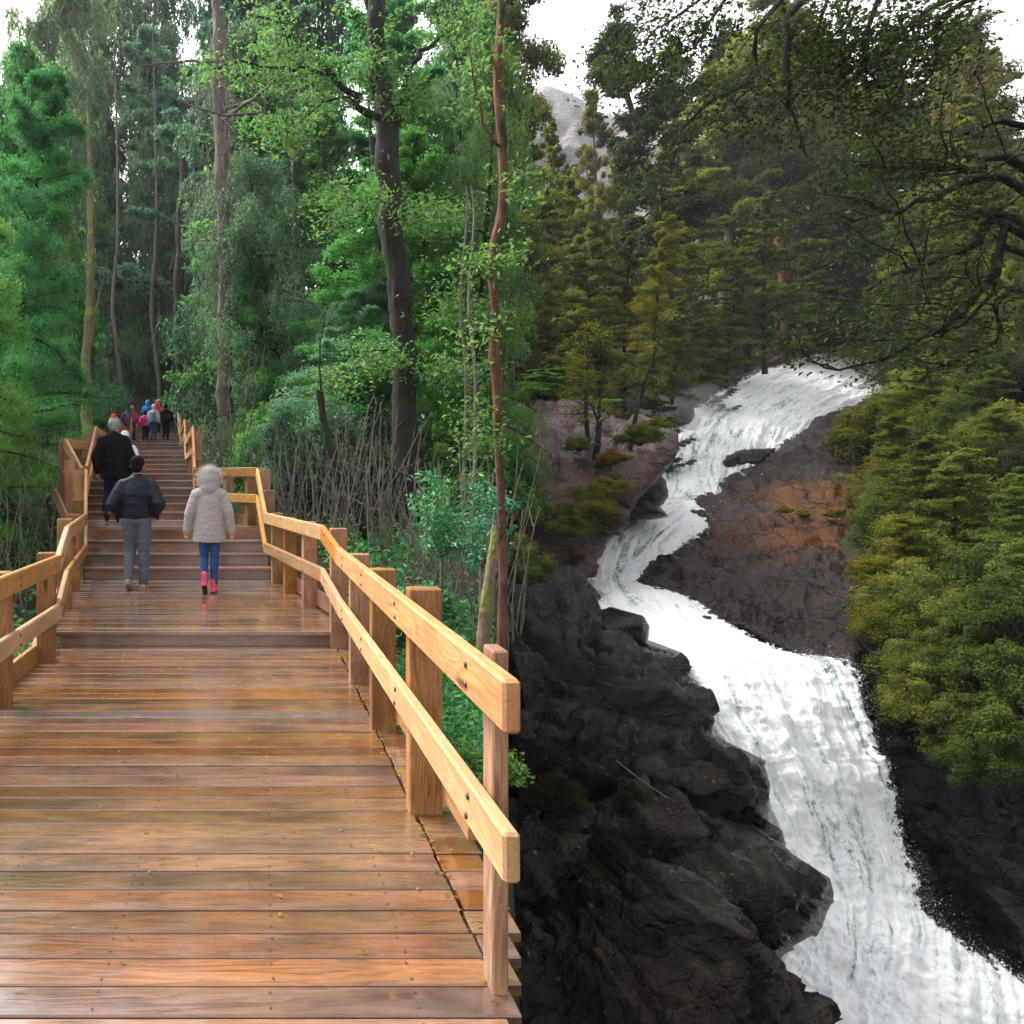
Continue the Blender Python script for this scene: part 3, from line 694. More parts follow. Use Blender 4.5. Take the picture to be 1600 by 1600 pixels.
steps(28.5, 30.0, 2.37, 3.07, 5, M['step']); deck(29.97, 33.0, 3.07, M['step'], over=.1)
steps(33.0, 34.2, 3.07, 3.63, 4, M['step']); deck(34.17, 38, 3.63, M['step'], over=.1)
def deck_z(Y):
    return float(np.interp(Y, [6.9, 6.95, 10.4, 11.35, 13.2, 14.9, 20.5, 22, 28.5, 30, 33, 34.2], [0, .15, .15, .83, .83, 1.67, 1.67, 2.37, 2.37, 3.07, 3.07, 3.63]))
# screw heads over the joists, too many to count: one part
def screws():
    Vs, Fs, off = [], [], 0
    an = np.arange(6) * 2 * math.pi / 6
    for y0, y1, z in ((2.1, 6.93, 0.0), (6.90, 10.40, .15)):
        n = max(1, int(round((y1 - (0.55 if z == 0 else 6.90)) / PITCH))); pt = (y1 - (0.55 if z == 0 else 6.90)) / n
        for k in range(n):
            yc = (0.55 if z == 0 else 6.90) + (k + .5) * pt
            if yc < 2.1: continue
            for f_ in (.06, .30, .50, .72, .90):
                x0 = eL(yc) * (1 - f_) + eR(yc) * f_
                for dy in (-.035, .035):
                    c = np.array([x0 + R.uniform(-.008, .008), yc + dy + R.uniform(-.004, .004), z + .0028])
                    Vs.append(np.concatenate([c + np.stack([.0048 * np.cos(an), .0048 * np.sin(an), 0 * an], 1), (c + [0, 0, .0006])[None]]))
                    Fs.append(np.array([(j, (j + 1) % 6, 6) for j in range(6)]) + off); off += 7
    me = mesh_np('screw_heads', np.concatenate(Vs), np.concatenate(Fs)); t = NT('screw'); o = link('screw_heads', me, walk, t.done(t.principled((0.03, 0.025, 0.022), 0.5, None, 0.5)))
    o.location = -walk.location; o['kind'] = 'stuff'
screws()
# beams and stilts underneath
for xo in (-1.6, -0.5, 0.55):
    wpart('joist', plank_mesh(5.9, .09, .16, .004), M['post'], (xo, 3.95, -.125), (0, 0, math.pi / 2))
for yy in (2.7, 4.6, 6.5):
    for xo in (-1.6, 0.55):
        zg = gz1(xo, yy) - .2
        wpart('stilt', plank_mesh(-.21 - zg, .12, .12, .004), M['post'], (xo, yy + .12, (-.21 + zg) / 2), (0, math.pi / 2, 0))
for y0, y1, z in ((7.0, 10.3, .15), (11.4, 13.1, .83), (15, 20.4, 1.67), (22.1, 28.4, 2.37), (30.1, 32.9, 3.07), (34.3, 37.9, 3.63)):
    for f_ in (0.15, 0.85):
        xa = eL(y0) * (1 - f_) + eR(y0) * f_; xb = eL(y1) * (1 - f_) + eR(y1) * f_
        an = math.atan2(y1 - y0, xb - xa)
        wpart('joist', plank_mesh(math.hypot(y1 - y0, xb - xa), .09, .16, .004), M['post'], ((xa + xb) / 2, (y0 + y1) / 2, z - .125), (0, 0, an))
        for q_ in (0.2, 0.8):
            yy = y0 + (y1 - y0) * q_; xx = xa + (xb - xa) * q_; zg = gz1(xx, yy) - .2
            wpart('stilt', plank_mesh(max(.1, z - .21 - zg), .12, .12, .004), M['post'], (xx, yy, (z - .21 + zg) / 2), (0, math.pi / 2, 0))

def beam(parent, name, a, b, h, w, m, bev=.006):
    a = Vector(a); b = Vector(b); d = b - a; L = d.length
    o = link(name, plank_mesh(L, w, h, bev), parent, m)
    o.location = (a + b) / 2 - parent.location
    o.rotation_euler = (0, -math.asin(d.z / L), math.atan2(d.y, d.x))
    return o

t = NT('steel'); M['steel'] = t.done(t.principled((0.10, 0.085, 0.075), 0.45, None, 0.5, Metallic=0.8))
def disc_mesh(r, h, sides=8):
    an = np.arange(sides) * 2 * math.pi / sides
    V = np.concatenate([np.stack([r * np.cos(an), r * np.sin(an), np.full(sides, z)], 1) for z in (-h, h)] + [np.array([[0, 0, h * 1.6], [0, 0, -h * 1.6]])])
    F = []
    for k in range(sides):
        q = (k + 1) % sides; F += [(k, q, sides + q), (k, sides + q, sides + k), (sides + k, sides + q, 2 * sides), (q, k, 2 * sides + 1)]
    return mesh_np('bolt', V, np.array(F))
BOLT = disc_mesh(.011, .003)
def railing(label, nodes, side, posts, kick=True, kick_drop=0.86, drop=0.42, top_h=0.15):
    """nodes: polyline of the top edge of the top rail; side +1 = posts to the right of it."""
    nodes = [Vector(n) for n in nodes]
    root = empty('railing', (nodes[0].x, nodes[0].y, deck_z(nodes[0].y))); tag(root, label, 'railing', 'railings along the boardwalk')
    for a, b in zip(nodes[:-1], nodes[1:]):
        d = (b - a); d.z = 0; d.normalize(); ext = d * .02
        beam(root, 'rail', a + Vector((0, 0, -top_h / 2)) - ext, b + Vector((0, 0, -top_h / 2)) + ext, top_h, .05, M['rail'], .009)
        beam(root, 'rail', a + Vector((0, 0, -drop - .07)) - ext, b + Vector((0, 0, -drop - .07)) + ext, .14, .048, M['rail'], .009)
        if kick:
            n = Vector((d.y, -d.x, 0)) * side * .20
            if a.y < 2.9: a = a + (b - a) * ((3.05 - a.y) / (b.y - a.y))
            beam(root, 'kick_board', a + n + Vector((0, 0, -kick_drop)), b + n + Vector((0, 0, -kick_drop)), .17, .045, M['post'], .005)
    # posts at given distances along Y
    ya = np.array([n.y for n in nodes]); xa = np.array([n.x for n in nodes]); za = np.array([n.z for n in nodes])
    for yy in posts:
        x = float(np.interp(yy, ya, xa)); zt = float(np.interp(yy, ya, za)) + R.uniform(-.03, .05)
        k = min(len(nodes) - 2, max(0, int(np.searchsorted(ya, yy) - 1)))
        d = nodes[k + 1] - nodes[k]; d.z = 0; d.normalize(); n = Vector((d.y, -d.x, 0)) * side
        wx = .155 if yy > 2.4 else .05
        cx_, cy_ = x + n.x * (.03 + wx / 2), yy + n.y * (.03 + wx / 2)
        zb = min(deck_z(yy) - .30, gz1(cx_, cy_) + .3) if yy > 2.4 else -.3
        o = link('post', plank_mesh(zt - zb, .10, wx, .006), root, M['post'])
        o.location = Vector((cx_, cy_, (zt + zb) / 2)) - root.location
        o.rotation_euler = (0, math.pi / 2, math.atan2(n.y, n.x)) if side > 0 else (0, math.pi / 2, math.atan2(-n.y, -n.x))
        if yy < 10.5:
            zr = float(np.interp(yy, ya, za))
            for dz_ in (-.045, -.11, -.46, -.53):
                b_ = link('bolt', BOLT, root, M['steel'])
                b_.location = Vector((x - n.x * .027, yy - n.y * .027 + d.y * R.uniform(.02, .05), zr + dz_)) - root.location
                b_.rotation_euler = (0, math.pi / 2, math.atan2(n.y, n.x))
    return root

rr_near = railing('long pale railing on the right of the near deck', [(.70, 2.03, 1.045), (.70, 6.25, 1.005), (.655, 7.2, 1.125)], 1, (2.32, 3.54, 4.69, 5.75, 6.92))
railing('short railing angling in beside the landing right of the girl', [(.655, 7.23, 1.125), (.13, 10.3, 1.10)], 1, (8.2, 9.2, 10.0))
railing('sloping right railing of the first short stair flight', [(.13, 10.33, 1.10), (.02, 11.35, 1.75)], 1, (10.75, 11.25))
railing('railing crossing behind the girl in the grey coat', [(.0, 11.40, 1.75), (-1.10, 13.18, 1.75)], 1, (11.7, 12.3, 12.9))
def up(side, dx, ys):
    return [((eL(y) if side < 0 else eR(y)) + dx, y, deck_z(y) + .95) for y in ys]
railing('right railing of the long upper stairs', up(1, .02, (13.2, 14.9, 20.5, 22, 28.5, 30, 33, 34.2, 37.5)), 1, (13.5, 14.6, 16, 17.5, 19, 20.3, 21.8, 23.5, 25, 26.5, 28.2, 29.8, 31.5, 33, 35, 37))
railing('near left railing cut off by the left edge', [(-1.70, .8, .945), (-1.70, 6.33, .93), (-1.84, 7.16, 1.12)], -1, (2.6, 3.9, 5.2, 6.41))
railing('left railing of the landing behind the man in the dark jacket', [(-1.845, 7.19, 1.12), (-2.30, 9.95, 1.11)], -1, (8.1, 9.3))
railing('left railing of the first short stair flight', [(-2.31, 9.98, 1.11), (-2.62, 11.35, 1.73)], -1, (10.4, 11.2))
railing('high left railing beside the man in the black coat', [(-2.72, 11.40, 1.75), (-3.05, 11.8, 2.22), (-3.05, 13.2, 2.22)], -1, (11.5, 12.1, 13.0))
railing('left railing of the long upper stairs', up(-1, -.02, (13.25, 14.9, 20.5, 22, 28.5, 30, 33, 34.2, 37.5)), -1, (13.6, 14.6, 16, 17.5, 19, 20.3, 21.8, 23.5, 25, 26.5, 28.2, 29.8, 31.5, 33, 35, 37))

# ---------------------------------------------------------------- tubes and leaves
def tube(pts, rad, sides=7):
    pts = np.array(pts, float); rad = np.array(rad, float); n = len(pts)
    tg = np.gradient(pts, axis=0); tg /= np.linalg.norm(tg, axis=1)[:, None] + 1e-9
    ref = np.array([0.0, 0, 1]) if abs(tg[:, 2]).mean() < .8 else np.array([1.0, 0, 0])
    u = np.cross(tg, ref); u /= np.linalg.norm(u, axis=1)[:, None] + 1e-9
    v = np.cross(tg, u)
    an = np.arange(sides) * 2 * math.pi / sides
    ring = pts[:, None] + rad[:, None, None] * (np.cos(an)[None, :, None] * u[:, None] + np.sin(an)[None, :, None] * v[:, None])
    V = ring.reshape(-1, 3); i = np.arange(n - 1)[:, None] * sides; j = np.arange(sides)[None]
    j2 = (j + 1) % sides
    F = np.stack([i + j, i + j2, i + sides + j2, i + sides + j], -1).reshape(-1, 4)
    return V, F

class Geo:
    def __init__(s): s.V = []; s.F = []; s.n = 0
    def add(s, V, F): s.V.append(V); s.F.append(F + s.n); s.n += len(V)
    def mesh(s, name, smooth=True): return mesh_np(name, np.concatenate(s.V), np.concatenate(s.F), smooth)

def wander(rr, p0, d, L, n, wob, grav=0.0):
    """A crooked branch path."""
    d = np.array(d, float); d /= np.linalg.norm(d); p = np.array(p0, float); out = [p.copy()]
    for k in range(n):
        d = d + rr.normal(0, wob, 3) + np.array([0, 0, grav]); d /= np.linalg.norm(d)
        p = p + d * L / n; out.append(p.copy())
    return np.array(out)

def leaves(cent, nrm, size, asp, rr, tint, axis=None):
    """Rhombic leaves: cent (n,3), nrm (n,3) facing, returns V, F, per-vertex tint."""
    n = len(cent)
    nrm = nrm / (np.linalg.norm(nrm, axis=1)[:, None] + 1e-9)
    a = rr.normal(0, 1, (n, 3)) if axis is None else axis + rr.normal(0, .25, (n, 3))
    a = a - nrm * (a * nrm).sum(1)[:, None]; a /= np.linalg.norm(a, axis=1)[:, None] + 1e-9
    b = np.cross(nrm, a); s = (size * rr.uniform(.6, 1.35, n))[:, None]
    fold = nrm * s * .18
    V = np.stack([cent - a * s * .5, cent + b * s * asp * .5 + fold - a * s * .05, cent + a * s * .5, cent - b * s * asp * .5 + fold - a * s * .05], 1).reshape(-1, 3)
    F = np.arange(4 * n).reshape(n, 4)
    F = np.concatenate([F[:, [0, 1, 2]], F[:, [0, 2, 3]]])
    return V, F, np.repeat(tint, 4)

def crown_mesh(name, parts):
    V = np.concatenate([p[0] for p in parts]); off = np.cumsum([0] + [len(p[0]) for p in parts[:-1]])
    F = np.concatenate([p[1] + o for p, o in zip(parts, off)]); t_ = np.concatenate([p[2] for p in parts])
    return mesh_np(name, V, F, False, {'tint': ('POINT', np.clip(t_, 0, 1))})

def make_layered(seed, H=16.0, spread=4.2, n_limb=34, bare=0.18, leaf=.13, per=95, droop=-.02, r0=.26, flat=.13, sprays=6):
    rr = np.random.default_rng(seed); g = Geo(); parts = []
    tr = wander(rr, (0, 0, -.4), (0, 0, 1), H * .98, 12, .035)
    hh = np.linspace(0, 1, 13); g.add(*tube(tr, r0 * (1 - hh) ** .8 + .02, 8))
    for k in range(n_limb):
        f = bare + (1 - bare) * (k + rr.random()) / n_limb; f = min(f, .985)
        p0 = np.array([np.interp(f, hh, tr[:, i]) for i in range(3)])
        an = k * 2.4 + rr.normal(0, .4)
        prof = (1 - f) ** .62 * min(1, (f - bare + .12) / .22)
        L = spread * (prof * 1.1 + .10) * rr.uniform(.65, 1.2)
        pth = wander(rr, p0, (math.cos(an), math.sin(an), rr.uniform(.05, .35)), L, 6, .12, droop)
        g.add(*tube(pth, np.linspace(r0 * .30 * (1 - f) + .02, .008, 7), 5))
        base_t = rr.random()
        for j in range(sprays):
            u = (j + .7 + rr.random() * .5) / sprays; u = min(u, 1.0); ii = u * 6
            c = np.array([np.interp(ii, np.arange(7), pth[:, i]) for i in range(3)])
            rad = (.30 + .32 * L * .30) * rr.uniform(.7, 1.25) * (1.05 - .35 * u)
            off = np.array([-math.sin(an), math.cos(an), 0]) * rr.normal(0, .32) * L * .45 * (1 - .4 * u)
            c = c + off + np.array([0, 0, rr.normal(.05, .10)])
            n = int(per * rr.uniform(.6, 1.3) * (.5 + rad))
            d = rr.normal(0, 1, (n, 3)); d /= np.linalg.norm(d, axis=1)[:, None]; q = d * rr.random((n, 1)) ** .8
            pos = c + q * np.array([rad * 1.3, rad * 1.3, rad * flat * 2.4]); pos[:, 2] -= .16 * (q[:, 0] ** 2 + q[:, 1] ** 2) * rad
            nr = np.array([0, 0, 1.0]) + rr.normal(0, .55, (n, 3))
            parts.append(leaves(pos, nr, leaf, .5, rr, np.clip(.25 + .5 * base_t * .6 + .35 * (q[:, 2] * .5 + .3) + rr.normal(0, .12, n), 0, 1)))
    return g.mesh('trunk'), crown_mesh('crown', parts)

def make_weeping(seed, H=16.0, spread=3.8, n_limb=36, strands=22, leaf=.13, r0=.22, bare=.12):
    rr = np.random.default_rng(seed); g = Geo(); parts = []
    tr = wander(rr, (0, 0, -.4), (0, 0, 1), H * .97, 12, .05); hh = np.linspace(0, 1, 13)
    g.add(*tube(tr, r0 * (1 - hh) ** .75 + .02, 8))
    for k in range(n_limb):
        f = min(.98, bare + (1 - bare) * (k + rr.random()) / n_limb)
        p0 = np.array([np.interp(f, hh, tr[:, i]) for i in range(3)]); an = k * 2.4 + rr.normal(0, .5)
        L = spread * ((1 - f) ** .5 * .95 + .15) * rr.uniform(.5, 1.2)
        pth = wander(rr, p0, (math.cos(an), math.sin(an), rr.uniform(.0, .5)), L, 6, .13, -.10)
        g.add(*tube(pth, np.linspace(r0 * .28 * (1 - f) + .018, .007, 7), 5)); bt = rr.random()
        for j in range(strands):
            u = rr.uniform(.15, 1.0) * 6
            c = np.array([np.interp(u, np.arange(7), pth[:, i]) for i in range(3)]) + rr.normal(0, .16, 3)
            n = rr.integers(9, 17); sl = rr.uniform(.35, 1.25); tt = np.linspace(0, 1, n)
            dirx = rr.normal(0, .35, 3); dirx[2] = 0
            pos = c + np.outer(tt, dirx * sl) + np.outer(tt ** 1.3, [0, 0, -sl]) + rr.normal(0, .05, (n, 3))
            ax = np.tile(dirx * .6 + np.array([0, 0, -1.0]), (n, 1))
            parts.append(leaves(pos, rr.normal(0, 1, (n, 3)) + np.array([0, -.4, .5]), leaf, .34, rr, np.clip(.15 + .55 * bt + rr.normal(0, .15, n) + .12 * (1 - tt), 0, 1), ax))
    return g.mesh('trunk'), crown_mesh('crown', parts)

def make_tall(seed, H=24.0, bare=.5, spread=3.4, clumps=26, per=420, leaf=.16, r0=.42):
    rr = np.random.default_rng(seed); g = Geo(); parts = []
    tr = wander(rr, (0, 0, -.5), (0, 0, 1), H * .97, 14, .03); hh = np.linspace(0, 1, 15)
    g.add(*tube(tr, r0 * (1 - hh) ** .7 + .03, 9))
    for k in range(clumps):
        f = min(.985, bare + (1 - bare) * (k + rr.random()) / clumps)
        p0 = np.array([np.interp(f, hh, tr[:, i]) for i in range(3)]); an = k * 2.4 + rr.normal(0, .6)
        pr = math.sin(math.pi * min(1, .18 + .8 * (f - bare) / (1 - bare))) ** .6
        L = spread * pr * rr.uniform(.35, 1.15) + .2
        pth = wander(rr, p0, (math.cos(an), math.sin(an), rr.uniform(-.1, .6)), L, 6, .2, 0)
        g.add(*tube(pth, np.linspace(r0 * .26 * (1 - f) + .03, .012, 7), 5))
        for j in range(3):
            c = pth[3 + j + (j > 1)] + rr.normal(0, .22, 3); rad = rr.uniform(.45, .95); bt = rr.random()
            n = int(per / 3 * rad * 1.4)
            d = rr.normal(0, 1, (n, 3)); d /= np.linalg.norm(d, axis=1)[:, None]; q = d * rr.random((n, 1)) ** .4
            pos = c + q * np.array([rad, rad, rad * .62])
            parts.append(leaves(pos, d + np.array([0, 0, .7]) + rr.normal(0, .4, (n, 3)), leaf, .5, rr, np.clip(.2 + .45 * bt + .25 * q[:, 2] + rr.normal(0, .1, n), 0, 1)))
    for k in range(7):   # dead snags on the bare trunk
        f = rr.uniform(.2, bare); p0 = np.array([np.interp(f, hh, tr[:, i]) for i in range(3)]); an = rr.uniform(0, 6.28)
        pth = wander(rr, p0, (math.cos(an), math.sin(an), .1), rr.uniform(.6, 1.6), 4, .25, -.03); g.add(*tube(pth, np.linspace(.05, .012, 5), 4))
    return g.mesh('trunk'), crown_mesh('crown', parts)

def make_shrub(seed, W=1.5, H=1.9, clumps=34, per=170, leaf=.07, asp=.42, feather=False):
    rr = np.random.default_rng(seed); g = Geo(); parts = []
    for k in range(clumps):
        d = rr.normal(0, 1, 3); d[2] = abs(d[2] + .25) * .9 - .12; d /= np.linalg.norm(d)
        r = rr.uniform(.5, 1.0)
        c = np.array([d[0] * W * r * .85, d[1] * W * r * .85, .25 + d[2] * H * r * .85])
        pth = wander(rr, (d[0] * .1, d[1] * .1, -.2), np.array([c[0], c[1], c[2] + .6]), np.linalg.norm(c) * .95, 5, .12)
        g.add(*tube(pth, np.linspace(.022, .006, 6), 4))
        rad = rr.uniform(.24, .48) * W * .62; bt = rr.random(); n = int(per * rr.uniform(.7, 1.3))
        dd = rr.normal(0, 1, (n, 3)); dd /= np.linalg.norm(dd, axis=1)[:, None]; q = dd * rr.random((n, 1)) ** .7 * 1.2
        pos = c + q * np.array([rad, rad, rad * .72])
        ax = None
        if feather: ax = np.tile(np.array([d[0], d[1], .35]), (n, 1)) + rr.normal(0, .35, (n, 3))
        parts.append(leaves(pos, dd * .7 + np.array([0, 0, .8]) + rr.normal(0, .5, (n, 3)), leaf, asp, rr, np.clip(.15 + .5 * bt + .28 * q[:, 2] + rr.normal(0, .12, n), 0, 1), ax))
    return g.mesh('stem'), crown_mesh('foliage', parts)

def make_canes(seed, n=16, H=3.0, W=.8, r=.013):
    rr = np.random.default_rng(seed); g = Geo()
    for k in range(n):
        p0 = np.array([rr.normal(0, W * .5), rr.normal(0, W * .5), -.15])
        pth = wander(rr, p0, (rr.normal(0, .16), rr.normal(0, .16), 1), H * rr.uniform(.45, 1.1), 7, .045)
        rad = r * rr.uniform(.6, 1.4); g.add(*tube(pth, np.linspace(rad, rad * .45, 8), 5))
        for j in range(rr.integers(0, 3)):
            b = wander(rr, pth[rr.integers(3, 7)], (rr.normal(0, 1), rr.normal(0, 1), .7), rr.uniform(.2, .7), 4, .2); g.add(*tube(b, np.linspace(rad * .5, .003, 5), 4))
    return g.mesh('cane')

def make_snag(seed, H=5.0, r=.05, n_br=26, L=.9, forks=0, tuft=0, leaf=.09):
    """Thin nearly bare tree; optional small leaf tufts."""
    rr = np.random.default_rng(seed); g = Geo(); parts = []
    tr = wander(rr, (0, 0, -.3), (rr.normal(0, .04), 0, 1), H, 10, .04); hh = np.linspace(0, 1, 11); g.add(*tube(tr, r * (1 - hh) ** .7 + .006, 6))
    for k in range(n_br):
        f = .3 + .68 * (k + rr.random()) / n_br; p0 = np.array([np.interp(f, hh, tr[:, i]) for i in range(3)]); an = rr.uniform(0, 6.28)
        b = wander(rr, p0, (math.cos(an), math.sin(an), rr.uniform(-.05, .6)), L * rr.uniform(.4, 1.1) * (1.15 - f), 5, .18); g.add(*tube(b, np.linspace(r * .35 * (1 - f) + .008, .004, 6), 4))
        for j in range(3):
            b2 = wander(rr, b[2 + j], (rr.normal(0, 1), rr.normal(0, 1), .4), L * .35 * rr.uniform(.4, 1), 3, .2); g.add(*tube(b2, np.linspace(.007, .003, 4), 3))
            if rr.random() < tuft:
                n = 60; pos = b2[-1] + rr.normal(0, .14, (n, 3)) * np.array([1, 1, .6]); parts.append(leaves(pos, rr.normal(0, 1, (n, 3)) + np.array([0, 0, .8]), leaf, .45, rr, np.clip(rr.normal(.5, .2, n), 0, 1)))
    return g.mesh('trunk'), (crown_mesh('crown', parts) if parts else None)

KIND = {
 'layered': [make_layered(s, 16, 4.4, 40, .12, .24, 120, -.02, .26, .16, 7) for s in (1, 2, 3)],
 'feathery': [make_layered(s, 16, 3.6, 48, .06, .20, 130, -.05, .2, .34, 7) for s in (11, 12)],
 'nearfeathery': [make_layered(s, 14, 3.6, 54, .05, .105, 300, -.05, .17, .34, 7) for s in (13, 14)],
 'weeping': [make_weeping(s, 16, 4.0, 46, 44, .24) for s in (21, 22, 23)],
 'nearweeping': [make_weeping(s, 14, 3.8, 56, 80, .115, .18, .05) for s in (24, 25)],
 'tall': [make_tall(s, per=640, leaf=.24, clumps=34) for s in (31, 32, 33)],
 'topcrown': [make_tall(s, 24, .72, 2.8, 26, 640, .2, .3) for s in (34, 35)],
 'shrub': [make_shrub(s, 1.5, 1.9, 44, 220, .12, .45) for s in (41, 42, 43)],
 'fineshrub': [make_shrub(s, 1.6, 1.7, 52, 330, .105, .32, True) for s in (44, 45, 46)],
 'broad': [make_shrub(s, .8, 1.0, 44, 90, .085, .45) for s in (47, 48)],
}
NATIVE_H = {'layered': 16.0, 'feathery': 16.0, 'weeping': 16.0, 'tall': 24.0, 'nearfeathery': 14.0, 'nearweeping': 14.0, 'topcrown': 24.0}

def ordw(n):
    w = ['first', 'second', 'third', 'fourth', 'fifth', 'sixth', 'seventh', 'eighth', 'ninth', 'tenth', 'eleventh', 'twelfth', 'thirteenth', 'fourteenth', 'fifteenth', 'sixteenth', 'seventeenth', 'eighteenth', 'nineteenth', 'twentieth']
    return w[n] if n < len(w) else str(n + 1) + 'th'

def plant(name, kind, variant, loc, scale, rz, leafm, barkm, label, cat, group=None, tilt=(0, 0)):
    tr, cr = KIND[kind][variant % len(KIND[kind])]
    root = empty(name, loc, rz); root.rotation_euler = (tilt[0], tilt[1], rz)
    root.scale = scale if hasattr(scale, '__len__') else (scale,) * 3
    tag(root, label, cat, group)
    tree = kind in NATIVE_H
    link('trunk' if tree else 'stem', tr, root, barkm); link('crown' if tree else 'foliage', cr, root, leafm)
    return root

def tree_at(name, kind, x, Y, top, leafm, barkm, label, wide=1.0, group=None, variant=None, zbase=None):
    """Tree whose trunk stands at photo column x, depth Y, its tip reaching photo row top."""
    X = (x - CX) / FPX * Y; z = gz1(X, Y) if zbase is None else zbase
    tip = EYE + (CY - top) / FPX * Y
    s = max(.15, (tip - z) / NATIVE_H[kind])
    v = R.randrange(3) if variant is None else variant
    return plant(name, kind, v, (X, Y, z - .1), (s * wide, s * wide, s), R.uniform(0, 6.28), M[leafm], M[barkm], label, 'tree', group)

def row(name, rows, fmt, group):
    rows = sorted(rows, key=lambda r: r[1])
    for i, (kind, x, Y, top, lm, bk, wide) in enumerate(rows):
        tree_at(name, kind, x, Y, top, lm, bk, fmt.format(ordw(i)), wide, group)

# ---------------------------------------------------------------- forest on the boardwalk side
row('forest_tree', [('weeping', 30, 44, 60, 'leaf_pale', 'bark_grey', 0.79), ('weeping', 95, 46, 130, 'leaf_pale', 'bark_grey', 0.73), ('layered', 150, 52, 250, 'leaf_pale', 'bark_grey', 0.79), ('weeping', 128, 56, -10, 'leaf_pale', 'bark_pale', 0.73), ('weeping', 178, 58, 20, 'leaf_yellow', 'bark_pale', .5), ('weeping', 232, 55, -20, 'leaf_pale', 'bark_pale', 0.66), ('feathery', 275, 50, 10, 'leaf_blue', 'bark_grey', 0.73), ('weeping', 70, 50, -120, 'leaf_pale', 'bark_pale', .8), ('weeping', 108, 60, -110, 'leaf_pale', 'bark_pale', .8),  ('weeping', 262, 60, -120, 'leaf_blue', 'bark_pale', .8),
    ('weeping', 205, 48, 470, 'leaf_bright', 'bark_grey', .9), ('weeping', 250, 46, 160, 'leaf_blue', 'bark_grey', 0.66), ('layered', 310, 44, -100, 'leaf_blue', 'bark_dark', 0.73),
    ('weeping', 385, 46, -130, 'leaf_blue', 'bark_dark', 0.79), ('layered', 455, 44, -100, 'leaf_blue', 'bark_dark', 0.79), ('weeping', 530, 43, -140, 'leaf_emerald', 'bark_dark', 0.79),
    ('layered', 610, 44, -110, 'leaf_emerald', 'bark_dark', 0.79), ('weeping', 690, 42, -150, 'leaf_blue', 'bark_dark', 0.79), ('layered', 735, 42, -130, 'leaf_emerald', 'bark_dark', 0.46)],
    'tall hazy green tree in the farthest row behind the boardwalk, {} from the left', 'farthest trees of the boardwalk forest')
row('forest_tree', [('weeping', 10, 27, 40, 'leaf_emerald', 'bark_dark', 0.86), ('weeping', 80, 29, 90, 'leaf_blue', 'bark_grey', 0.79), ('feathery', 96, 31, 330, 'leaf_emerald', 'bark_dark', 0.86),
    ('weeping', 362, 31, 30, 'leaf_blue', 'bark_dark', 0.72), ('feathery', 400, 28, 60, 'leaf_emerald', 'bark_dark', 0.86), ('weeping', 470, 30, -20, 'leaf_blue', 'bark_dark', 0.94),
    ('feathery', 545, 27, 150, 'leaf_emerald', 'bark_dark', 0.86), ('layered', 640, 28, 0, 'leaf_emerald', 'bark_dark', 0.86), ('weeping', 690, 27, 60, 'leaf_bright', 'bark_dark', 0.65), ('feathery', 738, 25, 0, 'leaf_emerald', 'bark_dark', 0.47)],
    'green tree in the middle row behind the boardwalk, {} from the left', 'middle trees of the boardwalk forest')
row('forest_tree', [('nearfeathery', -75, 10.8, -60, 'leaf_bright', 'bark_dark', .62), ('nearfeathery', 5, 15.5, 20, 'leaf_emerald', 'bark_dark', .75), ('nearweeping', 52, 19, 200, 'leaf_emerald', 'bark_grey', .75), ('nearweeping', 0, 13, 330, 'leaf_bright', 'bark_dark', .8),
    ('nearfeathery', 425, 19.5, 330, 'leaf_emerald', 'bark_dark', .85), ('nearweeping', 450, 20, 180, 'leaf_blue', 'bark_dark', 1.1),
    ('nearfeathery', 520, 17, 420, 'leaf_blue', 'bark_dark', 1.4), ('nearfeathery', 590, 18, 250, 'leaf_emerald', 'bark_dark', 1.1), ('nearfeathery', 690, 15.5, 130, 'leaf_bright', 'bark_dark', .8), ('nearweeping', 735, 16, 40, 'leaf_emerald', 'bark_dark', .6)],
    'bright green tree in the nearest row behind the railings, {} from the left', 'nearest trees of the boardwalk forest')

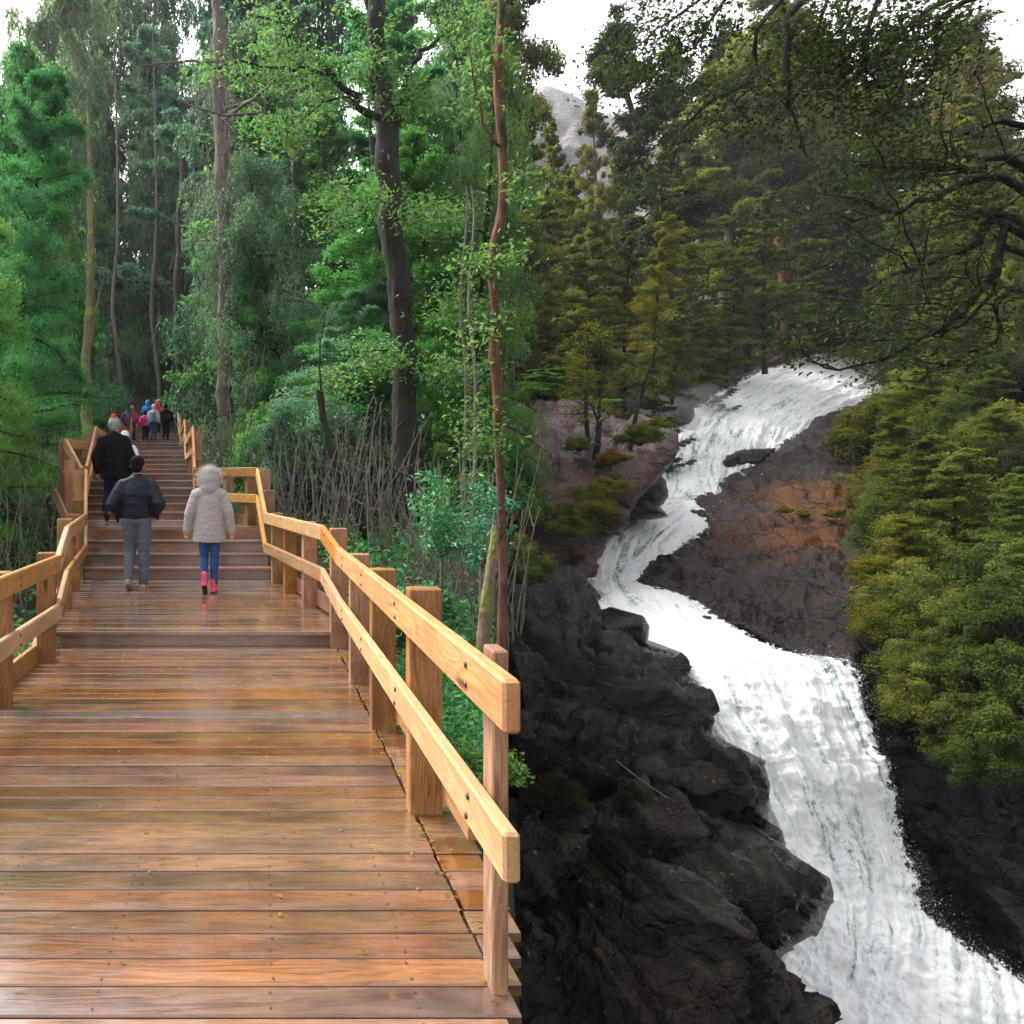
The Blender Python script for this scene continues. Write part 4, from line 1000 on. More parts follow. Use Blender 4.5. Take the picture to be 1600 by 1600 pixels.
SPRAYS = []
def limb_tree(name, label, trunk, rad, limbs, barkm, leafm=None, tufts=None, cat='tree', sides=9, seed=1, twigs=0, leaf=.09, asp=.45):
    """Tree drawn from its own trunk line and limbs; all points in world metres."""
    rr = np.random.default_rng(seed); g = Geo()
    base = Vector(trunk[0]); root = empty(name, base); tag(root, label, cat)
    b = np.array(base)
    tp = catmull([np.array(p) - b for p in trunk], 24); rs = np.interp(np.linspace(0, 1, 24), np.linspace(0, 1, len(rad)), rad)
    tp = tp + np.stack([fbm(tp * 1.5 + 3, 3, seed), fbm(tp * 1.5 + 9, 3, seed + 1), 0 * tp[:, 0]], 1) * rs[:, None] * .6
    tp = np.stack([np.interp(np.linspace(0, 23, 90), np.arange(24), tp[:, k]) for k in range(3)], 1); rs = np.interp(np.linspace(0, 23, 90), np.arange(24), rs)
    tv, tf = tube(tp, rs, 20); rel = fbm(np.stack([tv[:, 0] * 2.6 / rs.max(), tv[:, 1] * 2.6 / rs.max(), tv[:, 2] * .55 / rs.max()], 1), 4, seed + 60, True)
    cv = np.repeat(tp, 20, 0); tv = cv + (tv - cv) * (1 + .30 * rel + .15 * fbm(tv * .8 / rs.max(), 3, seed + 61))[:, None]
    g.add(tv, tf); tips = []
    for pts, r in limbs:
        q = catmull([np.array(p) - b for p in pts], 14); q[1:] += rr.normal(0, r * .5, (13, 3))
        g.add(*tube(q, np.linspace(r, r * .22, 14), 6)); tips.append(q)
        for k in range(twigs):
            s = q[rr.integers(3, 14)]; d = q[-1] - q[0]; d = d / np.linalg.norm(d)
            L_ = rr.uniform(.15, .5) * np.linalg.norm(q[-1] - q[0]) * .6
            w = wander(rr, s, d + rr.normal(0, .6, 3), L_, 5, .2, -.03); g.add(*tube(w, np.linspace(r * .22, .004, 6), 4)); tips.append(w)
    link('trunk', g.mesh('trunk'), root, M[barkm])
    if leafm:
        parts = []
        for q in tips:
            for k in range(tufts[0]):
                c = q[rr.integers(len(q) // 3, len(q))] + rr.normal(0, tufts[2] * .6, 3); n = int(tufts[1] * rr.uniform(.6, 1.4))
                pos = c + rr.normal(0, tufts[2], (n, 3)) * np.array([1, 1, .45])
                parts.append(leaves(pos, rr.normal(0, .7, (n, 3)) + np.array([0, 0, 1]), leaf, asp, rr, np.clip(rr.normal(.25 + .5 * rr.random(), .14, n), 0, 1)))
        link('crown', crown_mesh('crown', parts), root, M[leafm])
    return root

# the big dark forked trunk
limb_tree('forked_tree', 'big dark forked trunk rising right of the stairs behind the railing',
    [P(652, 850, 14.2), P(640, 700, 14.2), P(628, 540, 14.2), P(615, 400, 14.2), P(606, 250, 14.2), P(596, 120, 14.2), P(588, -20, 14.2), P(580, -120, 14.2)], [.30, .24, .20, .19, .20, .17, .14, .10],
    [([P(600, 200, 14.2), P(560, 160, 14.0), P(520, 118, 13.8), P(470, 75, 13.6), P(415, 20, 13.4)], .09),
     ([P(600, 190, 14.2), P(580, 120, 14.3), P(575, 40, 14.4), P(565, -60, 14.4)], .12),
     ([P(612, 210, 14.2), P(640, 110, 14.2), P(665, 80, 14.2), P(700, 35, 14.3), P(720, 0, 14.3)], .07),
     ([P(610, 250, 14.2), P(628, 170, 14.0), P(640, 155, 14.0), P(645, 170, 14.0)], .05),
     ([P(520, 118, 13.8), P(480, 106, 13.5), P(440, 108, 13.3), P(380, 95, 13.0), P(330, 110, 12.8)], .045),
     ([P(580, 180, 14.2), P(530, 150, 13.8), P(470, 190, 13.4), P(440, 215, 13.1)], .03)] + [([P(xa, ya, 14.1), P((xa + xb) / 2, ya - 12, 13.5), P(xb, yb, 13.0)], .022) for (xa, ya, xb, yb) in [(608, 320, 520, 350), (622, 470, 735, 495), (632, 560, 530, 600), (634, 590, 740, 600), (612, 350, 700, 345)]], 'bark_dark', 'leaf_emerald', (4, 34, .22), seed=3, twigs=7, leaf=.10, asp=.3)
# pale bearded trunk
limb_tree('bearded_tree', 'tall grey trunk draped with hanging dry twigs above the stairs',
    [P(352, 640, 20), P(350, 480, 20), P(347, 330, 20), P(344, 180, 20), P(340, 40, 20), P(336, -60, 20)], [.20, .15, .15, .17, .15, .10],
    [([P(346, 175, 20), P(385, 160, 19.2), P(410, 172, 18.5), P(370, 178, 18), P(320, 172, 17.5), P(262, 150, 17)], .06),
     ([P(345, 190, 20), P(400, 150, 18.5), P(450, 110, 17), P(500, 108, 16)], .05),
     ([P(344, 100, 20), P(300, 95, 19), P(250, 100, 18.4), P(205, 105, 18)], .04)], 'bark_grey', seed=5, twigs=16)
rr_ = np.random.default_rng(55); g_ = Geo()
for k in range(260):
    y_ = rr_.uniform(20, 470); xx_ = 347 + rr_.normal(0, 22); s_ = P(xx_, y_, 20 + rr_.normal(0, .5))
    g_.add(*tube(wander(rr_, s_, (rr_.normal(0, .3), rr_.normal(0, .2), -1), rr_.uniform(.5, 1.7), 6, .12, -.05), np.linspace(.012, .004, 7), 3))
bt_ = [o for o in bpy.data.objects if o.name.startswith('bearded_tree')][0]
me_ = g_.mesh('twigs'); me_.transform(Matrix.Translation(-bt_.location)); link('hanging_twigs', me_, bt_, M['bark_grey'])
# red barked trunk on the rim
limb_tree('red_bark_tree', 'peeling red barked trunk twisting up at the edge of the gorge',
    [P(780, 1085, 7.3), P(786, 960, 7.3), P(784, 800, 7.3), P(780, 700, 7.3), P(776, 600, 7.25), P(770, 560, 7.2), P(774, 500, 7.2), P(768, 440, 7.2), P(768, 380, 7.2), P(783, 330, 7.2), P(786, 230, 7.2), P(777, 120, 7.2), P(786, 10, 7.2), P(780, -60, 7.2)], [.045, .042, .036, .034, .042, .048, .034, .038, .030, .036, .040, .036, .034, .03],
    [([P(772, 440, 7.2), P(752, 425, 7.1), P(735, 412, 7.0), P(710, 408, 6.9)], .012), ([P(770, 500, 7.2), P(752, 510, 7.1), P(740, 530, 7.0), P(728, 555, 7.0)], .012),
     ([P(782, 230, 7.2), P(760, 200, 7.1), P(745, 150, 7.0), P(735, 90, 6.9), P(732, 30, 6.9)], .016), ([P(778, 640, 7.25), P(760, 640, 7.0), P(738, 655, 6.9), P(715, 680, 6.8)], .01), ([P(784, 300, 7.2), P(800, 270, 7.1), P(815, 275, 7.0), P(828, 300, 7.0)], .01), ([P(780, 120, 7.2), P(765, 80, 7.1), P(750, 60, 7.0)], .01), ([P(770, 400, 7.2), P(790, 390, 7.1), P(808, 405, 7.0)], .009), ([P(783, 700, 7.3), P(770, 690, 7.0), P(757, 700, 6.9)], .009)], 'bark_red', 'leaf_emerald', (2, 13, .13), seed=8, twigs=6, leaf=.065)
limb_tree('mossy_stump', 'short broken stem with yellow moss under the red barked tree', [P(748, 1115, 6.6), P(758, 980, 6.6), P(762, 915, 6.6), P(768, 870, 6.6), P(775, 820, 6.6)], [.06, .05, .045, .035, .028], [([P(768, 870, 6.6), P(774, 850, 6.5), P(770, 835, 6.5)], .015)], 'bark_moss', cat='stump', seed=9)
limb_tree('leaning_trunk', 'dark thin trunk leaning left behind the landing railing', [P(572, 840, 12.5), P(545, 760, 12.5), P(525, 720, 12.5), P(508, 670, 12.5), P(498, 610, 12.5)], [.09, .085, .075, .06, .04], [([P(508, 670, 12.5), P(500, 560, 12.6), P(510, 480, 12.7)], .03)], 'bark_dark', seed=10, twigs=5)
limb_tree('bare_trunk', 'dark straight trunk right of the far group of walkers', [P(288, 700, 36), P(284, 600, 36), P(280, 480, 36), P(284, 330, 36), P(288, 220, 36)], [.35, .3, .26, .2, .15], [([P(282, 480, 36), P(310, 400, 36), P(330, 330, 36)], .08)], 'bark_dark', seed=12, twigs=5)
limb_tree('bare_trunk', 'brown trunk left of the far group of walkers', [P(138, 740, 25), P(135, 640, 25), P(138, 520, 25), P(142, 360, 25), P(136, 150, 25)], [.22, .17, .14, .10, .03], [([P(136, 560, 25), P(150, 480, 25), P(165, 420, 25)], .06)], 'bark_moss', seed=13, twigs=5)
for i, (x0, x1, Y, lab) in enumerate([(435, 415, 23, 'slim dark trunk behind the shrubs left of the forked trunk'), (462, 455, 24, 'slim dark trunk beside its twin above the landing railing'), (600, 575, 22, 'slim brown trunk just left of the forked trunk'), (720, 728, 12, 'thin straight grey sapling left of the red barked trunk'), (738, 736, 9.5, 'thin tall pale sapling close to the red barked trunk'), (185, 178, 40, 'pale slim trunk in the bright gap above the stairs'), (245, 238, 42, 'white slim trunk in the light above the stairs')]):
    limb_tree('slim_trunk', lab, [P(x0, 860 if Y < 15 else 690, Y), P((x0 * 2 + x1) / 3 + 6, 600, Y), P((x0 + x1) / 2 - 5, 480, Y), P((x0 + 2 * x1) / 3 + 4, 340, Y), P(x1, (20 if Y > 30 else 150) if Y > 15 else 290, Y)],
              ([.16, .14, .12, .08, .03] if 15 < Y < 30 else [.12, .11, .10, .07, .02] if Y > 30 else [.022, .020, .018, .014, .008]), [], 'bark_dark' if i < 3 else 'bark_grey', seed=70 + i, sides=6)

# understorey shrubs, canes and the glossy bush
def shrub_at(name, kind, x, y, Y, w, leafm, label, group=None, h=None, barkm='bark_dark', variant=None, ground=True):
    """Shrub whose middle shows near (x, y) with half width w metres."""
    p = P(x, y, Y); nat = {'shrub': 1.5, 'fineshrub': 1.6, 'broad': .8}[kind]
    s = w / nat; hz = (h or 1.0) * s
    if ground and 5 < Y < 40 and eL(Y) - w * 1.35 - .4 < p.x < eR(Y) + w * 1.35 + .4:
        p.x = (eR(Y) + w * 1.35 + .5) if p.x > (eL(Y) + eR(Y)) / 2 else (eL(Y) - w * 1.35 - .5)
    zc = p.z - {'shrub': 1.0, 'fineshrub': .9, 'broad': .6}[kind] * hz
    if ground: zc = min(zc, gz1(p.x, p.y) + .1)
    return plant(name, kind, R.randrange(3) if variant is None else variant, (p.x, p.y, zc), (s, s, hz), R.uniform(0, 6.28), M[leafm], M[barkm], label, 'shrub', group)

S1 = []
for (x0, x1, y0, y1, Ya, Yb, n, ms) in [(330, 470, 620, 720, 15, 22, 9, ('leaf_bright', 'leaf_emerald')), (470, 640, 560, 720, 14, 20, 9, ('leaf_emerald', 'leaf_blue')), (660, 790, 520, 720, 12, 16, 8, ('leaf_emerald', 'leaf_bright')),
                                       (30, 125, 560, 800, 11, 19, 9, ('leaf_emerald', 'leaf_blue')), (150, 330, 520, 620, 38, 42, 8, ('leaf_emerald', 'leaf_bright')), (300, 420, 640, 730, 17, 26, 5, ('leaf_bright', 'leaf_emerald'))]:
    for k in range(n):
        x = x0 + (x1 - x0) * (k + R.random()) / n; S1.append((x, R.uniform(y0, y1), R.uniform(Ya, Yb), R.choice(ms)))
S1.sort()
for i, (x, y, Y, lm) in enumerate(S1):
    shrub_at('understorey_shrub', R.choice(['shrub', 'fineshrub']), x, y, Y, R.uniform(.8, 1.3) * Y / 15, lm, 'leafy green understorey shrub among the boardwalk trees, {} from the left'.format(ordw(i)), 'understorey shrubs of the boardwalk forest', R.uniform(1.1, 1.7))
for p, w, h, lm, lab in SPRAYS:
    plant('leafy_bough', 'fineshrub', 1, (p.x, p.y, p.z - .3), (w / 2.0, w / 2.6, w / 2.2 * (h + .3)), R.uniform(0, 6), M[lm], M['bark_dark'], lab, 'bough', None, (R.uniform(-.7, .7), R.uniform(-.8, .8)))
shrub_at('glossy_bush', 'broad', 640, 870, 8.6, .62, 'leaf_gloss', 'round glossy green bush just behind the right railing', None, .95, 'bark_grey', 0)
def sprig(label, xs, y0, Y, seed, n):
    rr = np.random.default_rng(seed); x0 = xs[0]; b = P(x0, y0, Y); b.z = gz1(b.x, b.y) - .1
    limbs = []
    for k in range(n):
        xe = rr.uniform(xs[1], xs[2]); ye = rr.uniform(xs[3], xs[4]); m = P((x0 + xe) / 2, (y0 * .4 + ye * .6), Y + rr.normal(0, .2))
        limbs.append(([P(x0, y0 - 60, Y), m, P(xe, ye, Y + rr.normal(0, .3))], .012))
    limb_tree('leafy_sprig', label, [tuple(b), P(x0, y0 - 60, Y), P(x0 + 4, y0 - 110, Y)], [.02, .016, .010], limbs, 'bark_grey', 'leaf_gloss', (2, 14, .075), cat='shrub', seed=seed, twigs=4, leaf=.075, asp=.42)
sprig('loose glossy sprigs among the canes above the round bush', (690, 640, 745, 735, 800), 930, 8.8, 101, 12)
sprig('small leafy sprig against the foot of the red barked trunk', (752, 728, 782, 765, 850), 950, 7.9, 102, 7)
shrub_at('low_plant', 'broad', 752, 1150, 4.6, .3, 'leaf_bright', 'small bright green plant seen between the right rails', None, .6, 'bark_grey', 0, True)
CANE = [make_canes(s) for s in (1, 2, 3)]
cl = [(x, R.uniform(11.5, 14)) for x in (440, 462, 484, 506, 528, 550, 575, 600, 622)] + [(x, R.uniform(8.5, 11.5)) for x in (660, 690, 708, 726, 745, 766)] + [(30, 10), (60, 11.5), (95, 14), (345, 16), (390, 15)]
cl.sort()
for i, (x, Y) in enumerate(cl):
    X = (x - CX) / FPX * Y; s = R.uniform(.6, 1.05)
    o = link('cane_clump', CANE[i % 3], None, M['bark_grey'], (X, Y, gz1(X, Y)), (0, 0, R.uniform(0, 6)))
    o.scale = (s, s, s * R.uniform(.7, 1.1)); tag(o, 'clump of thin bare canes in the undergrowth, {} from the left'.format(ordw(i)), 'canes', 'bare cane clumps')

for (x, y, Y, w, lm, lab) in [(812, 870, 12.5, .6, 'leaf_moss', 'mossy green shrub leaning over the gorge rim'), (806, 780, 15, .8, 'leaf_moss', 'olive shrub on the rim next to the purple ledge')]:
    shrub_at('rim_shrub', 'fineshrub', x, y, Y, w, lm, lab, None, 1.1, ground=False)
# ground cover
rr_ = np.random.default_rng(91)
gx_ = np.concatenate([rr_.uniform(1.0, 4.5, 9000), rr_.uniform(1.0, 3.0, 9000), rr_.uniform(-9, -2.2, 8000), rr_.uniform(-1, 9, 8000)])
gy_ = np.concatenate([rr_.uniform(2.9, 13, 9000), rr_.uniform(2.9, 7, 9000), rr_.uniform(4, 18, 8000), rr_.uniform(12, 24, 8000)])
keep = (gx_ < .33 * gy_ - .05) & ((gx_ > np.interp(gy_, _EY, _ER) + .3) | (gx_ < np.interp(gy_, _EY, _EL) - .3))
gx_, gy_ = gx_[keep], gy_[keep]; nn = len(gx_)
pp = np.stack([gx_, gy_, ground_z(gx_, gy_) + rr_.random(nn) ** 2 * .45], 1)
clump = fbm(pp * 0.8, 3, 77)
pp[:, 2] += np.clip(clump, 0, 1) * .3
lv = leaves(pp, rr_.normal(0, .7, (nn, 3)) + np.array([0, -.2, .9]), np.interp(gy_, [3, 6, 10], [.045, .07, .11]), .42, rr_, np.clip(.45 + .5 * clump + rr_.normal(0, .15, nn), 0, 1))
tag(link('undergrowth', crown_mesh('undergrowth', [lv]), None, M['leaf_emerald']), 'low green ground plants covering the forest floor', 'undergrowth', None, 'stuff')
# litter on the planks and under the rail
n = 260
lx = np.where(rr_.random(n) < .6, .72 + np.abs(rr_.normal(0, .06, n)), rr_.uniform(-1.6, .7, n)); ly = rr_.uniform(2.2, 6.8, n); lz = np.full(n, .006)
n2_ = 90; lx = np.concatenate([lx, rr_.uniform(-1.6, .5, n2_)]); ly = np.concatenate([ly, rr_.uniform(7.1, 10.2, n2_)]); lz = np.concatenate([lz, np.full(n2_, .156)])
ok_ = lx < .345 * ly - .03; lx, ly, lz = lx[ok_], ly[ok_], lz[ok_]
lv = leaves(np.stack([lx, ly, lz], 1), rr_.normal(0, .15, (len(lx), 3)) + np.array([0, 0, 1]), .022, .5, rr_, rr_.random(len(lx)))
tag(link('leaf_litter', crown_mesh('leaf_litter', [lv]), None, M['leaf_yellow']), 'tiny fallen leaves scattered on the wet planks', 'leaf litter', None, 'stuff')

# ---------------------------------------------------------------- forest on the waterfall side
tree_at('broad_tree', 'layered', 835, 38, 108, 'leaf_olive', 'bark_dark', 'big olive green tree with layered boughs above the flat ledge', .52, None, 0)
tree_at('broad_tree', 'topcrown', 806, 30, -110, 'leaf_olive', 'bark_dark', 'dark crowned tree reaching in at the top beside the white sky', .70, None, 1)
tree_at('tall_conifer', 'tall', 944, 52, 124, 'leaf_brown', 'bark_grey', 'tall pointed tree with thin brownish crown before the mountain', .5, None, 0)
tree_at('tall_conifer', 'tall', 1075, 44, -40, 'leaf_dark', 'bark_dark', 'tall dark clumpy tree standing against the white sky', .95, None, 2)
tree_at('layered_tree', 'feathery', 1020, 40, 320, 'leaf_yellow', 'bark_dark', 'yellow green feathery tree in the middle of the wooded bank', .8, None, 0, zbase=P(1020, 600, 40).z)
tree_at('layered_tree', 'layered', 940, 37, 385, 'leaf_moss', 'bark_dark', 'green layered tree behind the two thin saplings', .9, None, 1, zbase=P(940, 640, 37).z)
tree_at('layered_tree', 'layered', 860, 35, 430, 'leaf_moss', 'bark_dark', 'dark green layered tree at the back of the flat ledge', .8, None, 2, zbase=P(860, 650, 35).z)
tree_at('layered_tree', 'feathery', 1050, 38, 455, 'leaf_brown', 'bark_dark', 'round olive brown tree close above the upper cascade', 1.1, None, 1, zbase=P(1050, 625, 38).z)
tree_at('layered_tree', 'layered', 1195, 47, 290, 'leaf_moss', 'bark_dark', 'large green layered tree above the far lip of the falls', .85, None, 0, zbase=P(1195, 575, 47).z)
tree_at('layered_tree', 'layered', 1135, 46, 400, 'leaf_moss', 'bark_dark', 'lower green layered tree left of the large one by the lip', .9, None, 1, zbase=P(1135, 600, 46).z)
tree_at('layered_tree', 'layered', 1262, 52, 420, 'leaf_moss', 'bark_dark', 'green tree leaning over the far lip of the falls', 1.2, None, 2, zbase=P(1262, 560, 52).z)
tree_at('low_tree', 'layered', 835, 31, 588, 'leaf_bright', 'bark_dark', 'low bright green layered tree on top of the flat ledge', 4.0, None, 1, zbase=P(835, 650, 31).z)
row('wooded_bank_tree', [('layered', 858, 50, 170, 'leaf_olive', 'bark_dark', .45), ('layered', 900, 55, 230, 'leaf_olive', 'bark_dark', 0.92), ('weeping', 985, 56, 210, 'leaf_olive', 'bark_grey', 0.84), ('layered', 1085, 56, 240, 'leaf_olive', 'bark_dark', 0.92), ('tall', 1128, 60, -35, 'leaf_olive', 'bark_grey', 0.92),
     ('layered', 1165, 58, 55, 'leaf_olive', 'bark_dark', 0.84), ('tall', 1235, 60, -25, 'leaf_dark', 'bark_red', 1.00), ('weeping', 1300, 62, 15, 'leaf_olive', 'bark_dark', 0.92), ('tall', 1350, 64, -45, 'leaf_olive', 'bark_dark', 1.00), ('layered', 1385, 58, 125, 'leaf_moss', 'bark_dark', 1.00),
     ('tall', 1440, 60, 15, 'leaf_olive', 'bark_dark', 1.00), ('layered', 1480, 54, 170, 'leaf_olive', 'bark_grey', 1.00), ('weeping', 1525, 48, 62, 'leaf_brown', 'bark_dark', 0.84), ('layered', 1575, 44, 120, 'leaf_olive', 'bark_dark', 0.92), ('feathery', 1610, 40, 250, 'leaf_olive', 'bark_dark', 0.92), ('weeping', 1420, 50, 285, 'leaf_moss', 'bark_dark', 1.09), ('layered', 1335, 56, 235, 'leaf_dark', 'bark_dark', 1.09), ('feathery', 1500, 40, 380, 'leaf_olive', 'bark_dark', 1.00), ('weeping', 1560, 34, 330, 'leaf_olive', 'bark_dark', 0.92)],
     'olive tree in the wood behind the waterfall, {} from the left', 'trees of the wooded bank behind the waterfall')
row('hill_tree', [(['feathery', 'layered', 'weeping'][k % 3], 800 + 46 * k + R.uniform(-12, 12), R.uniform(68, 84), (270 if 840 < 800 + 46 * k < 1050 else 70) + R.uniform(-40, 40), R.choice(['leaf_olive', 'leaf_moss', 'leaf_dark']), 'bark_dark', .75) for k in range(18)],
     'dim olive tree on the hillside farthest behind the waterfall, {} from the left', 'trees of the hillside behind the waterfall')
row('bank_tree', [(R.choice(['layered', 'feathery']), x, Y, top, lm, 'bark_dark', .85) for (x, Y, top, lm) in [(905, 46, 330, 'leaf_olive'), (975, 47, 350, 'leaf_olive'), (1075, 48, 330, 'leaf_moss'), (1290, 60, 380, 'leaf_moss'), (1370, 58, 430, 'leaf_moss'), (1450, 48, 430, 'leaf_olive'), (1530, 40, 450, 'leaf_olive'), (1600, 34, 420, 'leaf_olive'), (1100, 44, 500, 'leaf_moss'), (800, 40, 300, 'leaf_olive'), (890, 33, 520, 'leaf_moss'), (1005, 36, 540, 'leaf_moss')]],
     'low spreading tree filling the bank round the falls, {} from the left', 'low trees on the bank round the falls')
# saplings and shrubs on the ledge
def snag_at(label, x, y0, y1, Y, seed, r, br, L, tuft, leafm, barkm):
    b = P(x, y0, Y); t_ = P(x, y1, Y); tr, cr = make_snag(seed, (t_.z - b.z), r, br, L, 0, tuft, .10)
    root = empty('sapling', b); tag(root, label, 'sapling'); link('trunk', tr, root, M[barkm])
    if cr: link('crown', cr, root, M[leafm])
snag_at('thin sapling with a golden tuft on top on the ledge', 921, 715, 488, 25.2, 5, .09, 26, 1.3, .28, 'leaf_yellow', 'bark_dark')
snag_at('thin bare topped sapling nearest the cascade on the ledge', 984, 690, 470, 25.4, 6, .08, 30, 1.1, .12, 'leaf_brown', 'bark_dark')
limb_tree('forked_sapling', 'small crooked bare tree forking between the two thin saplings', [P(930, 725, 24.6), P(934, 690, 24.6), P(935, 660, 24.6)], [.09, .08, .07],
    [([P(935, 662, 24.6), P(925, 635, 24.6), P(905, 618, 24.5), P(890, 600, 24.4)], .04), ([P(935, 662, 24.6), P(938, 625, 24.6), P(945, 585, 24.7), P(950, 560, 24.7)], .045), ([P(935, 662, 24.6), P(950, 650, 24.5), P(962, 640, 24.4)], .03), ([P(945, 600, 24.7), P(965, 590, 24.6), P(985, 575, 24.6)], .025)], 'bark_black', 'leaf_yellow', (1, 12, .15), seed=20, twigs=7, leaf=.12)
for (x, y, Y, w, h, lm, lab) in [(960, 712, 23.9, .62, .7, 'leaf_gold', 'bright golden cushion shrub at the foot of the saplings'), (915, 775, 23.4, 1.05, 1.0, 'leaf_yellow', 'yellow green bush hanging over the front of the ledge'), (895, 810, 23.2, .85, 1.0, 'leaf_olive', 'olive bush at the lower left of the hanging yellow bush'), (955, 755, 23.5, .75, .8, 'leaf_yellow', 'smaller yellow green bush under the golden cushion'),
        (1000, 675, 24.2, .8, .8, 'leaf_olive', 'olive shrub behind the golden cushion near the ledge tip'), (1022, 660, 24.6, .55, .6, 'leaf_yellow', 'lime green shrub at the tip of the ledge above the cascade'), (905, 690, 24.6, .55, .9, 'leaf_olive', 'small olive shrub at the back of the thin saplings'), (940, 800, 23.4, .6, .9, 'leaf_olive', 'small hanging bush on the ledge front next to the pool')]:
    shrub_at('ledge_shrub', 'fineshrub', x, y, Y, w, lm, lab, None, h, ground=False)
shrub_at('dark_shrub', 'fineshrub', 870, 1235, 11.4, .55, 'leaf_dark', 'dim little bush in the shade under the black ledge', None, .8, ground=False)
shrub_at('dark_shrub', 'fineshrub', 990, 1235, 11.9, .28, 'leaf_dark', 'tiny dim plant beside the fallen cable', None, .8, ground=False)
g_ = Geo(); g_.add(*tube(catmull([P(962, 1188, 11.6), P(990, 1210, 11.5), P(1025, 1235, 11.5), P(1055, 1255, 11.6)], 20), np.full(20, .012), 6))
tag(link('cable', g_.mesh('cable'), None, M['bark_grey']), 'thin grey cable lying slantwise on the black ledge', 'cable')
# bushes over the right bank
BP = [(1300, 660, 33, 'leaf_yellow'), (1375, 640, 33, 'leaf_olive'), (1420, 610, 34, 'leaf_olive'), (1470, 590, 32, 'leaf_olive'), (1530, 600, 30, 'leaf_olive'), (1575, 580, 28, 'leaf_dark'),
      (1385, 700, 28, 'leaf_yellow'), (1440, 680, 27, 'leaf_olive'), (1500, 670, 26, 'leaf_moss'), (1560, 670, 24, 'leaf_olive'), (1360, 745, 25, 'leaf_yellow'), (1415, 750, 24, 'leaf_moss'), (1475, 760, 23, 'leaf_olive'), (1545, 750, 21, 'leaf_olive'), (1600, 720, 20, 'leaf_dark'),
      (1365, 800, 22.5, 'leaf_moss'), (1420, 820, 21.5, 'leaf_olive'), (1490, 830, 20, 'leaf_olive'), (1560, 830, 18.5, 'leaf_moss'), (1350, 860, 21, 'leaf_yellow'), (1400, 890, 19.5, 'leaf_olive'), (1465, 900, 18.5, 'leaf_olive'), (1540, 900, 17.2, 'leaf_moss'), (1600, 880, 16, 'leaf_moss'),
      (1345, 930, 18.8, 'leaf_yellow'), (1390, 960, 17.8, 'leaf_olive'), (1450, 970, 17, 'leaf_olive'), (1520, 980, 16, 'leaf_moss'), (1585, 970, 15, 'leaf_moss'), (1340, 990, 17.4, 'leaf_yellow'), (1385, 1040, 16.6, 'leaf_olive'), (1440, 1050, 15.9, 'leaf_olive'), (1500, 1060, 15.2, 'leaf_moss'), (1560, 1060, 14.4, 'leaf_moss'),
      (1420, 1105, 15.3, 'leaf_olive'), (1500, 1130, 14.7, 'leaf_olive'), (1570, 1130, 14, 'leaf_moss'), (1545, 1190, 14, 'leaf_moss'), (1590, 1220, 13.6, 'leaf_moss')]
BP.sort()
BP += [(x + R.uniform(18, 45), y + R.uniform(-38, 38), Y + R.uniform(.3, 1.2), R.choice([lm, lm, 'leaf_olive', 'leaf_moss'])) for (x, y, Y, lm) in BP if x > 1320]
BP = [(b[0] + max(0, 1470 - b[0]) * .42, b[1] - 25 if b[1] > 900 else b[1], b[2], b[3]) for b in BP if (b[0] > 1365 or b[1] < 1010) and b[1] < 1215]
BP.sort()
for i, (x, y, Y, lm) in enumerate(BP):
    w = Y * R.uniform(55, 85) / FPX
    if x < 1310: w *= .5
    if i % 9 == 2:
        p = P(x, y, Y); sc_ = w / 3.4
        plant('bank_bush', 'feathery', i, (p.x, p.y, p.z - 1.6 * w), (sc_, sc_, sc_ * .72), R.uniform(0, 6), M[lm], M['bark_dark'], 'dense olive bush on the steep right bank beside the falls, {} from the left'.format(ordw(i)), 'shrub', 'bushes on the right bank'); continue
    shrub_at('bank_bush', 'fineshrub' if i % 3 else 'shrub', x, y, Y, w, lm, 'dense olive bush on the steep right bank beside the falls, {} from the left'.format(ordw(i)), 'bushes on the right bank', R.uniform(.95, 1.35), ground=False)
for (x, y, Y, w) in [(1228, 795, 26.8, .35), (1255, 800, 27.3, .3), (1300, 800, 26.5, .4)]:
    shrub_at('rock_tuft', 'fineshrub', x, y, Y, w, 'leaf_yellow', {1228: 'small yellow tuft alone on the purple slab', 1255: 'second yellow tuft from the left on the purple slab', 1300: 'yellow tuft on the rusty patch of the purple slab'}[x], None, .7, ground=False)
# fallen logs across the top of the falls
for (x0, y0, x1, y1, Y0, Y1, lab) in [(1280, 532, 1322, 527, 58, 59, 'short fallen log at the lip of the falls'), (1330, 533, 1400, 522, 58, 60, 'long pale fallen log across the top of the falls')]:
    g_ = Geo(); g_.add(*tube(catmull([P(x0, y0, Y0), P((x0 + x1) / 2, (y0 + y1) / 2 - 2, (Y0 + Y1) / 2), P(x1, y1, Y1)], 10), np.linspace(.3, .2, 10), 8))
    tag(link('fallen_log', g_.mesh('log'), None, M['bark_grey']), lab, 'log')

